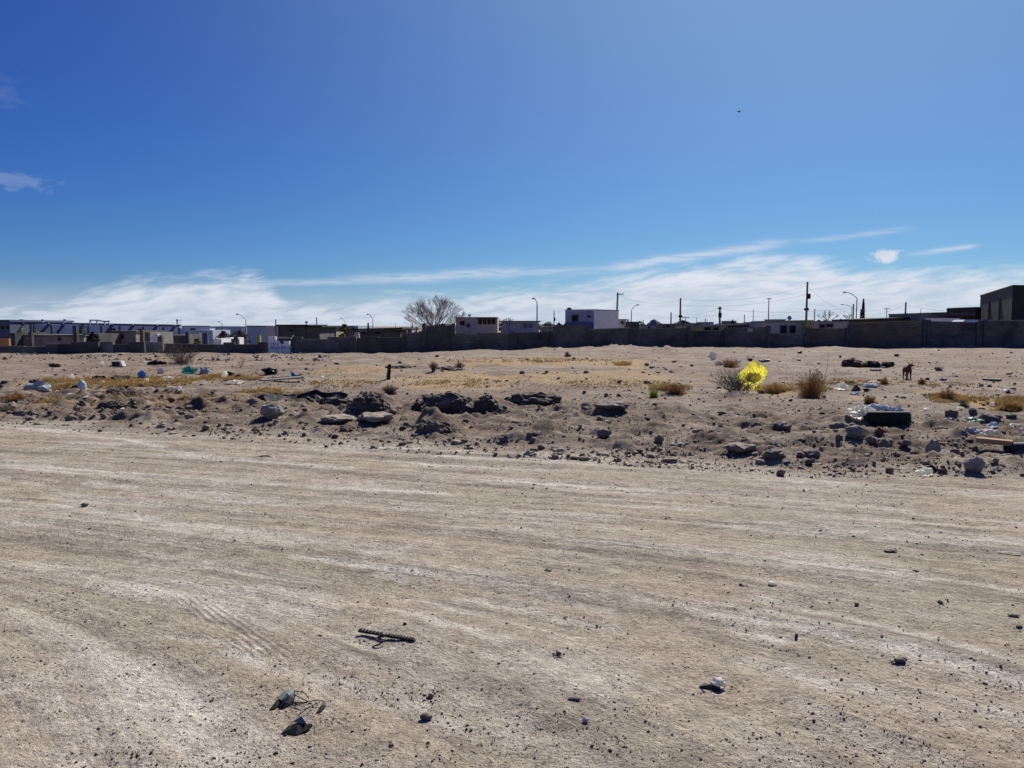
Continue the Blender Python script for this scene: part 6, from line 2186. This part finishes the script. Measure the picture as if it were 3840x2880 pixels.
for row, (zc, hh) in enumerate(((-.2, .16), (0, .14), (.2, .16))):
    for i in range(44):
        a0_, a1_ = 2 * math.pi * (i + .08 + .25 * (row % 2)) / 44, 2 * math.pi * (i + .88 + .25 * (row % 2)) / 44
        P = lambda a, q, z: TM4 @ Vector((math.cos(a) * R * q, math.sin(a) * R * q, z * W))
        lo, hi = zc - hh / 2, zc + hh / 2
        mb.hexa([P(a0_, .98, lo), P(a1_, .98, lo), P(a1_, 1.0, lo), P(a0_, 1.0, lo)], [P(a0_, .98, hi), P(a1_, .98, hi), P(a1_, 1.0, hi), P(a0_, 1.0, hi)])
tr_ = mb.build('tread', M_RUBBER, ty)
tr_['kind'] = 'stuff'
crumple('bright cream white crumpled plastic behind the left end of the tyre', 'plastic_bag', 'plastic bag', 3230, 1566, 84, 50, M_PLW, 71, G_BAG, sub=4, depth=.8)
crumple('white plastic sheet rumpled behind the tyre', 'plastic_bag', 'plastic bag', 3290, 1540, 70, 20, M_PLB, 72, G_BAG, sub=3)
for px, py, w, h, m, lab, sd in ((3336, 1548, 46, 16, M_NAVY, 'dark purplish cloth tucked inside the tyre', 73), (3364, 1548, 40, 26, M_PLB, 'pale blue plastic sticking up from the tyre', 74)):
    c = at_depth(px, py, cy - R * .35)
    mb = blob(MB(), (c.x, c.y, c.z + h / F * c.y * .25), (w / F * c.y * .5, .10, h / F * c.y * .6), sd, 3, .7, 1.5, .35, .6)
    single(mb, 'rag' if m is M_NAVY else 'plastic_bag', lab, 'rag' if m is M_NAVY else 'plastic bag', m, None, G_SCR)
# pile behind, left of the dog
for px, py, w, h, m, lab, nm, sd in ((3192, 1378, 70, 32, M_ROT, 'brown sack at the left end of the green pile', 'sack', 81), (3270, 1378, 56, 26, mat('dark_green', (.02, .045, .035), (.015, .03, .025), 8), 'dark green sack in the middle of the pile left of the dog', 'sack', 82),
                                     (3228, 1376, 50, 20, M_LEAFO, 'olive heap of cuttings between the brown and green sacks', 'cuttings', 83), (3328, 1376, 44, 18, mat('olive_sack', (.06, .058, .035), (.04, .04, .025), 8), 'olive brown sack at the right end of the pile', 'sack', 84),
                                     (3350, 1370, 16, 14, M_PLW, 'small white scrap on the right end of the green pile', 'plastic_scrap', 85), (3302, 1376, 18, 10, M_PLB, 'small pale scrap in the gap of the green pile', 'plastic_scrap', 86)):
    crumple(lab, nm, nm.replace('_', ' '), px, py, w, h, m, sd, 'dumped pile left of the dog' if nm in ('sack', 'cuttings') else G_SCR, amp=.4, sharp=.35)
# plank and dark tube at the right edge
pl = board('brown wooden plank pointing at a dark tube on the right edge', 'plank', 'plank', 3660, 1684, 3796, 1692, .14, .06, M_WOOD, .02, G_BRD, .07)
g = gp(3792, 1704)
rr_ = 24 / F * (g.y + .1)
tb = thing('plastic_tube', 'thick dark grey tube cut off by the right picture edge', 'tube', tuple(g))
a = Vector((g.x, g.y + rr_, hz(g.x, g.y) + rr_ - .02))
b = a + Vector((.62, .04, 0))
mb = MB()
n = 20
vs, fs = [], []
for p, q in ((a, 1), (b, 1), (b, .86), (a, .86)):
    for k in range(n):
        t = 2 * math.pi * k / n
        vs.append(p + Vector((0, math.cos(t), math.sin(t))) * rr_ * q)
for i in range(4):
    for k in range(n):
        fs.append((i * n + k, i * n + (k + 1) % n, ((i + 1) % 4) * n + (k + 1) % n, ((i + 1) % 4) * n + k))
mb.add(vs, fs).build('tube_wall', mat('dark_grey_plastic', (.035, .036, .042), (.025, .026, .03), 6, rough=.55), tb)
# white bag by the road, with a dark lid
crumple('white plastic bag lying on the road edge at right', 'plastic_bag', 'plastic bag', 3466, 1786, 66, 28, M_PLW, 91, G_BAG, sub=4, depth=.6, amp=.45, sharp=.4)
g = gp(3492, 1762)
single(MB().tube([g + Vector((0, 0, -.005)), g + Vector((0, 0, .035)), g + Vector((.008, 0, .05))], [.06, .062, .045], 14), 'lid', 'small dark round lid behind the white bag', 'lid', M_BLACK, tuple(g))
# white sticks
for px0, py0, px1, py1, lab in ((2955, 1747, 3078, 1740, 'long thin white stick lying at the road edge'), (3742, 2073, 3828, 2080, 'thin white stick on the road near the right picture edge')):
    a, c = gp(px0, py0), gp(px1, py1)
    single(MB().tube([a + Vector((0, 0, .006)), a.lerp(c, .5) + Vector((0, 0, .012)), c + Vector((0, 0, .006))], .005, 6), 'stick', lab, 'stick', M_PLW, tuple(a), 'white sticks on the road')
for px0, py0, px1, py1, lab in ((950, 1716, 1015, 1708, 'short brown twig on the road at left, upper of two'), (975, 1712, 1018, 1715, 'short brown twig on the road at left, lower of two'),
                                (2245, 1722, 2262, 1700, 'short leaning twig at the middle road edge')):
    a, c = gp(px0, py0), gp(px1, py1)
    single(MB().tube([a + Vector((0, 0, .004)), a.lerp(c, .6) + Vector((0, 0, .012)), c + Vector((0, 0, .004))], [.005, .006, .003], 5), 'twig', lab, 'twig', M_GREYWEED, tuple(a), 'twigs on the road')

# ------------------------------------------------------------------ near things on the road
# black toothed strip with a bent hook
M_BLACK_R = M_BLACK
M_BLACK = mat('dusty_black_plastic', (.012, .012, .013), (.022, .021, .020), 40, rough=.7, dust=.10)
M_GREYP = mat('dusty_grey_plastic', (.15, .175, .17), (.085, .105, .10), 30, rough=.6, dust=.25)
a, c = gp(1345, 2380), gp(1556, 2408)
d = (c - a)
d.z = 0
L = d.length
d.normalize()
nr = Vector((-d.y, d.x, 0))
zt0 = max(hz(a.x, a.y), hz(c.x, c.y), hz((a.x + c.x) / 2, (a.y + c.y) / 2)) + .002
a.z = zt0
sp_ = thing('plastic_strip', 'black toothed plastic strip with a bent hook lying on the road', 'plastic strip', tuple((a + c) / 2))


def obox(mb, p, u, v, su, sv, sz):
    q = [p - u * su / 2 - v * sv / 2, p + u * su / 2 - v * sv / 2, p + u * su / 2 + v * sv / 2, p - u * su / 2 + v * sv / 2]
    return mb.hexa(q, [x + Vector((0, 0, sz)) for x in q])


mb = MB()
obox(mb, a + d * (L * .23), d, nr, L * .46, .012, .011)
obox(mb, a + d * (L * .76), d, nr, L * .48, .014, .011)
mb.build('rail', M_BLACK, sp_)
obox(MB(), a + d * (L * .49), d, nr, L * .055, .009, .009).build('joint', mat('worn_grey', (.16, .17, .18), (.1, .11, .12), 30), sp_)
mb = MB()
for k in range(7):
    obox(mb, a + d * (L * (.03 + .062 * k)) + nr * .004, d, nr, .010, .011, .017)
for k in range(9):
    obox(mb, a + d * (L * (.545 + .052 * k)) + nr * .003, d, nr, .009, .015, .016)
mb.build('tooth', M_BLACK, sp_)['kind'] = 'stuff'
h0 = gp(1452, 2400)
hp = [Vector((*gp(x, y)[:2], zt0 + dz)) for x, y, dz in ((1450, 2396, .012), (1436, 2404, .016), (1424, 2407, .013), (1411, 2414, .008), (1416, 2421, .006), (1432, 2422, .006), (1446, 2415, .010))]
MB().tube(hp, [.007, .009, .007, .006, .006, .006, .005], 7).build('hook', M_BLACK, sp_)
# torn grey plastic with wires
g = gp(1070, 2655)


def shard(mb, pts, thick=.006):
    """a bent plate through the points (photo x, y, height)"""
    P = [Vector((*gp(x, y)[:2], 0)) for x, y, z in pts]
    for p, (x, y, z) in zip(P, pts):
        p.z = hz(p.x, p.y) + z
    n_ = len(P)
    cen = sum(P, Vector()) / n_
    cen.z += .012
    q = P + [cen]
    lo_ = [x - Vector((0, 0, thick)) for x in q]
    k = n_ + 1
    fs_ = [(i, (i + 1) % n_, n_) for i in range(n_)] + [(k + (i + 1) % n_, k + i, k + n_) for i in range(n_)] + [(i, k + i, k + (i + 1) % n_, (i + 1) % n_) for i in range(n_)]
    return mb.add(q + lo_, fs_)


tp = thing('broken_casing', 'torn grey green plastic casing with thin wires on the near road', 'casing', tuple(g))
shard(MB(), [(1046, 2640, .024), (1062, 2616, .03), (1092, 2606, .026), (1120, 2602, .020), (1108, 2618, .012), (1078, 2642, .008)]).build('shell', M_GREYP, tp)
shard(MB(), [(1066, 2644, .02), (1074, 2626, .035), (1102, 2622, .03), (1104, 2632, .012), (1080, 2648, .006)]).build('shell', M_GREYP, tp)
shard(MB(), [(1010, 2664, .004), (1038, 2644, .016), (1056, 2618, .026), (1062, 2634, .012), (1034, 2660, .005)]).build('side_panel', M_BLACK, tp)
shard(MB(), [(1046, 2660, .004), (1060, 2640, .016), (1100, 2634, .012), (1090, 2646, .005), (1062, 2660, .003)]).build('side_panel', M_BLACK, tp)
for pts in ([(1096, 2606, .02), (1140, 2622, .03), (1160, 2630, .012)], [(1094, 2642, .01), (1140, 2652, .02), (1190, 2642, .02), (1215, 2646, .02), (1190, 2676, .006)],
            [(1200, 2646, .015), (1160, 2668, .02), (1122, 2690, .012), (1118, 2702, .006)], [(1100, 2620, .02), (1128, 2634, .02), (1158, 2638, .006)]):
    P = []
    for x, y, z in pts:
        p = gp(x, y)
        p.z += z
        P.append(p)
    MB().tube(P, .0022, 5).build('wire', M_BLACK, tp)
shard(MB(), [(1184, 2678, .003), (1200, 2660, .012), (1218, 2648, .022), (1222, 2656, .012), (1204, 2672, .004)]).build('clip', M_BLACK, tp)
# lower broken piece
g = gp(1110, 2742)
tp = thing('broken_plate', 'black and pale grey broken plate at the bottom edge of the road', 'plate', tuple(g))
shard(MB(), [(1055, 2752, .004), (1080, 2738, .018), (1120, 2730, .024), (1172, 2730, .018), (1154, 2744, .010), (1110, 2760, .004)], .01).build('plate', M_BLACK, tp)
shard(MB(), [(1104, 2736, .036), (1122, 2720, .044), (1152, 2724, .036), (1148, 2736, .03)], .006).build('cover', M_GREYP, tp)
# white crumpled paper and its shadow, laid as a black flat sheet
g = gp(2690, 2592)
wm = 56 / F * g.y
single(blob(MB(), (gp(2692, 2578).x, gp(2692, 2578).y, hz(gp(2692, 2578).x, gp(2692, 2578).y) + .022), (wm * .5, wm * .40, .020), 201, 3, .55, 1.3, .2, .5, flat=.6),
       'paper_scrap', 'crumpled white paper on the near road, right of centre', 'paper scrap', M_PAPER, None, 'litter on the near road')
single(shard(MB(), [(2622, 2578, .006), (2640, 2570, .012), (2700, 2580, .012), (2702, 2596, .004), (2672, 2592, .004)], .008), 'plastic_scrap',
       'black flat sheet that paints the shadow of the crumpled white paper', 'plastic scrap', M_BLACK, None, 'litter on the near road')
# flat dark stone and others on the near road
for i, (px, py, w, h, m, lab) in enumerate([(3374, 2486, 46, 17, M_ST[2], 'flat purplish dark stone on the pale track at right'), (3340, 2072, 52, 10, M_ST[2], 'thin dark double chip of stone on the road at right'),
                                            (2986, 2394, 14, 17, M_BLACK, 'small upright black chip on the road right of centre'), (3434, 2144, 28, 9, M_ST[1], 'small pale grey stone on the road at right'),
                                            (3526, 2266, 18, 14, M_ST[2], 'round black pebble on the road at right'), (3820, 2356, 26, 11, M_ST[2], 'dark pebble by the right picture edge'),
                                            (3800, 2314, 44, 14, M_ST[1], 'flat grey stone near the right picture edge'), (3212, 2272, 18, 11, M_ST[2], 'dark oval pebble left of the round black one'),
                                            (1616, 2617, 24, 16, M_ST[3], 'brown round pebble on the near road, centre left'), (318, 1898, 30, 10, M_ST[2], 'dark flat stone on the road at left'),
                                            (1518, 2345, 14, 10, M_BLACK, 'tiny black chip above the toothed strip'), (2196, 2710, 26, 16, M_PLG, 'small pale bluish chip near the bottom edge'),
                                            (1598, 2702, 50, 20, M_ST[2], 'dark bent chip near the bottom edge, centre left'), (2778, 2196, 16, 8, M_ST[2], 'small dark stone right of centre on the road'),
                                            (2894, 2194, 34, 12, M_PLW, 'pale flat chip on the road right of centre'), (2096, 2458, 22, 14, M_ST[2], 'small dark stone near the road centre'),
                                            (2155, 2628, 46, 11, M_ST[2], 'dark jagged chip low in the centre of the road')]):
    stone(lab, px, py, w, h, m, 300 + i, 'pebble', 'pebble', 'single pebbles on the near road', 2, .3, .7, .15)

M_BLACK = M_BLACK_R
# grit that has gathered against the near things
gx_, gy_ = [], []
rg_ = random.Random(12)
for px, py, sp in ((1400, 2396, 60), (1500, 2408, 60), (1080, 2650, 60), (1110, 2745, 60), (2680, 2588, 50), (3374, 2486, 26), (1616, 2617, 20), (2096, 2458, 20), (3526, 2266, 20)):
    for k in range(26):
        p_ = gp(px + rg_.gauss(0, sp), py + rg_.gauss(0, 10))
        gx_.append(p_.x)
        gy_.append(p_.y)
gx_, gy_ = np.array(gx_), np.array(gy_)
scatter('grit', 'fine grit gathered round the near litter on the road', 'grit', np.stack([gx_, gy_, height(gx_, gy_)], 1), np.array([rg_.uniform(.0015, .006) for _ in gx_]), M_CLOD, 15)

# ------------------------------------------------------------------ dog
def skin(name, verts, edges, radii, root_i, material, parent, M):
    me = bpy.data.meshes.new(name)
    me.from_pydata([tuple(v) for v in verts], edges, [])
    o = bpy.data.objects.new(name, me)
    COL.objects.link(o)
    sk = o.modifiers.new('skin', 'SKIN')
    sk.use_smooth_shade = True
    for i, rr in enumerate(radii):
        d_ = me.skin_vertices[0].data[i]
        d_.radius = rr if isinstance(rr, tuple) else (rr, rr)
        d_.use_root = i == root_i
    sb = o.modifiers.new('sub', 'SUBSURF')
    sb.levels = sb.render_levels = 2
    bpy.context.view_layer.update()
    dg = bpy.context.evaluated_depsgraph_get()
    m2 = bpy.data.meshes.new_from_object(o.evaluated_get(dg))
    bpy.data.objects.remove(o)
    m2.name = name
    m2.materials.clear()
    m2.materials.append(material)
    m2.transform(M)
    o2 = bpy.data.objects.new(name, m2)
    COL.objects.link(o2)
    o2.parent = parent
    return o2


g = gp(3402, 1422)
dogr = thing('dog', 'brown dog standing on the lot, head raised and turned left', 'dog', tuple(g))
PINV[dogr] = Matrix.Identity(4)
DV = [(-.24, 0, .34), (-.08, 0, .345), (.08, 0, .335), (.17, 0, .335), (.235, 0, .40), (.265, .015, .455), (.315, .05, .455), (.375, .085, .435),   # 0-7 spine, neck, head, muzzle
      (-.25, .055, .27), (-.215, .062, .20), (-.285, .06, .115), (-.275, .06, .015), (-.245, .06, .008),     # 8-12 hind right
      (-.25, -.055, .27), (-.20, -.062, .20), (-.27, -.06, .115), (-.26, -.06, .015), (-.23, -.06, .008),    # 13-17
      (.16, .055, .25), (.15, .058, .15), (.165, .058, .015), (.195, .058, .008),                            # 18-21 fore
      (.16, -.055, .25), (.175, -.058, .15), (.185, -.058, .015), (.215, -.058, .008),                       # 22-25
      (-.31, 0, .345), (-.38, 0, .31), (-.43, 0, .25)]                                                        # 26-28 tail
DE = [(0, 1), (1, 2), (2, 3), (3, 4), (4, 5), (5, 6), (6, 7), (0, 8), (8, 9), (9, 10), (10, 11), (11, 12), (0, 13), (13, 14), (14, 15), (15, 16), (16, 17),
      (3, 18), (18, 19), (19, 20), (20, 21), (3, 22), (22, 23), (23, 24), (24, 25), (0, 26), (26, 27), (27, 28)]
DR = [.075, .078, .092, .088, .058, .058, .040, .022, .052, .036, .020, .016, .016, .052, .036, .020, .016, .016, .036, .024, .017, .017, .036, .024, .017, .017, .022, .016, .010]
yaw = math.atan2(-.96, -.28)
MR = Matrix.Rotation(yaw, 4, 'Z') @ Matrix.Scale(1.0, 4)
M_DOG = mat('brown_fur', (.095, .050, .030), (.055, .030, .020), 9, rough=.85)
skin('body', DV, DE, DR, 1, M_DOG, dogr, MR)
for sgn in (-1, 1):
    base_ = Vector((.245, .02 + sgn * .04, .495))
    mb = MB()
    q = [base_ + Vector((.02, -.018 * sgn, 0)), base_ + Vector((-.02, -.01 * sgn, .0)), base_ + Vector((-.005, .02 * sgn, -.01)), base_ + Vector((.0, .03 * sgn, .055))]
    mb.add(q, [(0, 1, 3), (1, 2, 3), (2, 0, 3), (0, 2, 1)])
    mb.v = [tuple(MR @ Vector(p)) for p in mb.v]
    o = bpy.data.objects.new('ear', mb.mesh('ear', M_DOG))
    COL.objects.link(o)
    o.parent = dogr
for sgn in (-1, 1):
    e_ = MR @ Vector((.305, .045 + sgn * .028, .475))
    mb = blob(MB(), e_, (.007, .007, .007), 1, 1, 0, 1, 0)
    o = bpy.data.objects.new('eye', mb.mesh('eye', M_BLACK))
    COL.objects.link(o)
    o.parent = dogr
mb = blob(MB(), MR @ Vector((.398, .098, .437)), (.013, .013, .011), 1, 1, 0, 1, 0)
o = bpy.data.objects.new('nose', mb.mesh('nose', M_BLACK))
COL.objects.link(o)
o.parent = dogr

# ------------------------------------------------------------------ bird in the sky
c = at_depth(2773, 418, 62)
bd = thing('bird', 'small dark bird flying high in the blue sky at right', 'bird', tuple(c))
mb = MB()
vs, fs = [], []
ax = Vector((.8, .3, .5)).normalized()
sd_ = Vector((-.35, .9, 0)).normalized()
upv = ax.cross(sd_)
rings = [(-.16, .012), (-.09, .035), (0, .05), (.08, .042), (.13, .026), (.17, .006)]
for t, q in rings:
    for k in range(8):
        vs.append(c + ax * t + (sd_ * math.cos(k * math.pi / 4) + upv * math.sin(k * math.pi / 4)) * q)
fs = [(i * 8 + k, i * 8 + (k + 1) % 8, (i + 1) * 8 + (k + 1) % 8, (i + 1) * 8 + k) for i in range(5) for k in range(8)]
fs += [tuple(range(7, -1, -1)), tuple(range(40, 48))]
mb.add(vs, fs)
mb.build('body', M_BLACK, bd)
for sg in (-1, 1):
    wv = (sd_ * sg + upv * .5).normalized()
    p = [c + ax * .07, c - ax * .04, c - ax * .06 + wv * .16, c - ax * .10 + wv * .30, c + ax * .01 + wv * .18]
    t = upv * .008
    n_ = 5
    MB().add([x + t for x in p] + [x - t for x in p], [(0, 1, 2, 4), (4, 2, 3), (8, 6, 5, 9)[::1] if False else (9, 7, 6, 5), (8, 7, 9)] +
             [(i, 5 + i, 5 + (i + 1) % 5, (i + 1) % 5) for i in (0, 1, 2, 3, 4)]).build('wing', M_BLACK, bd)
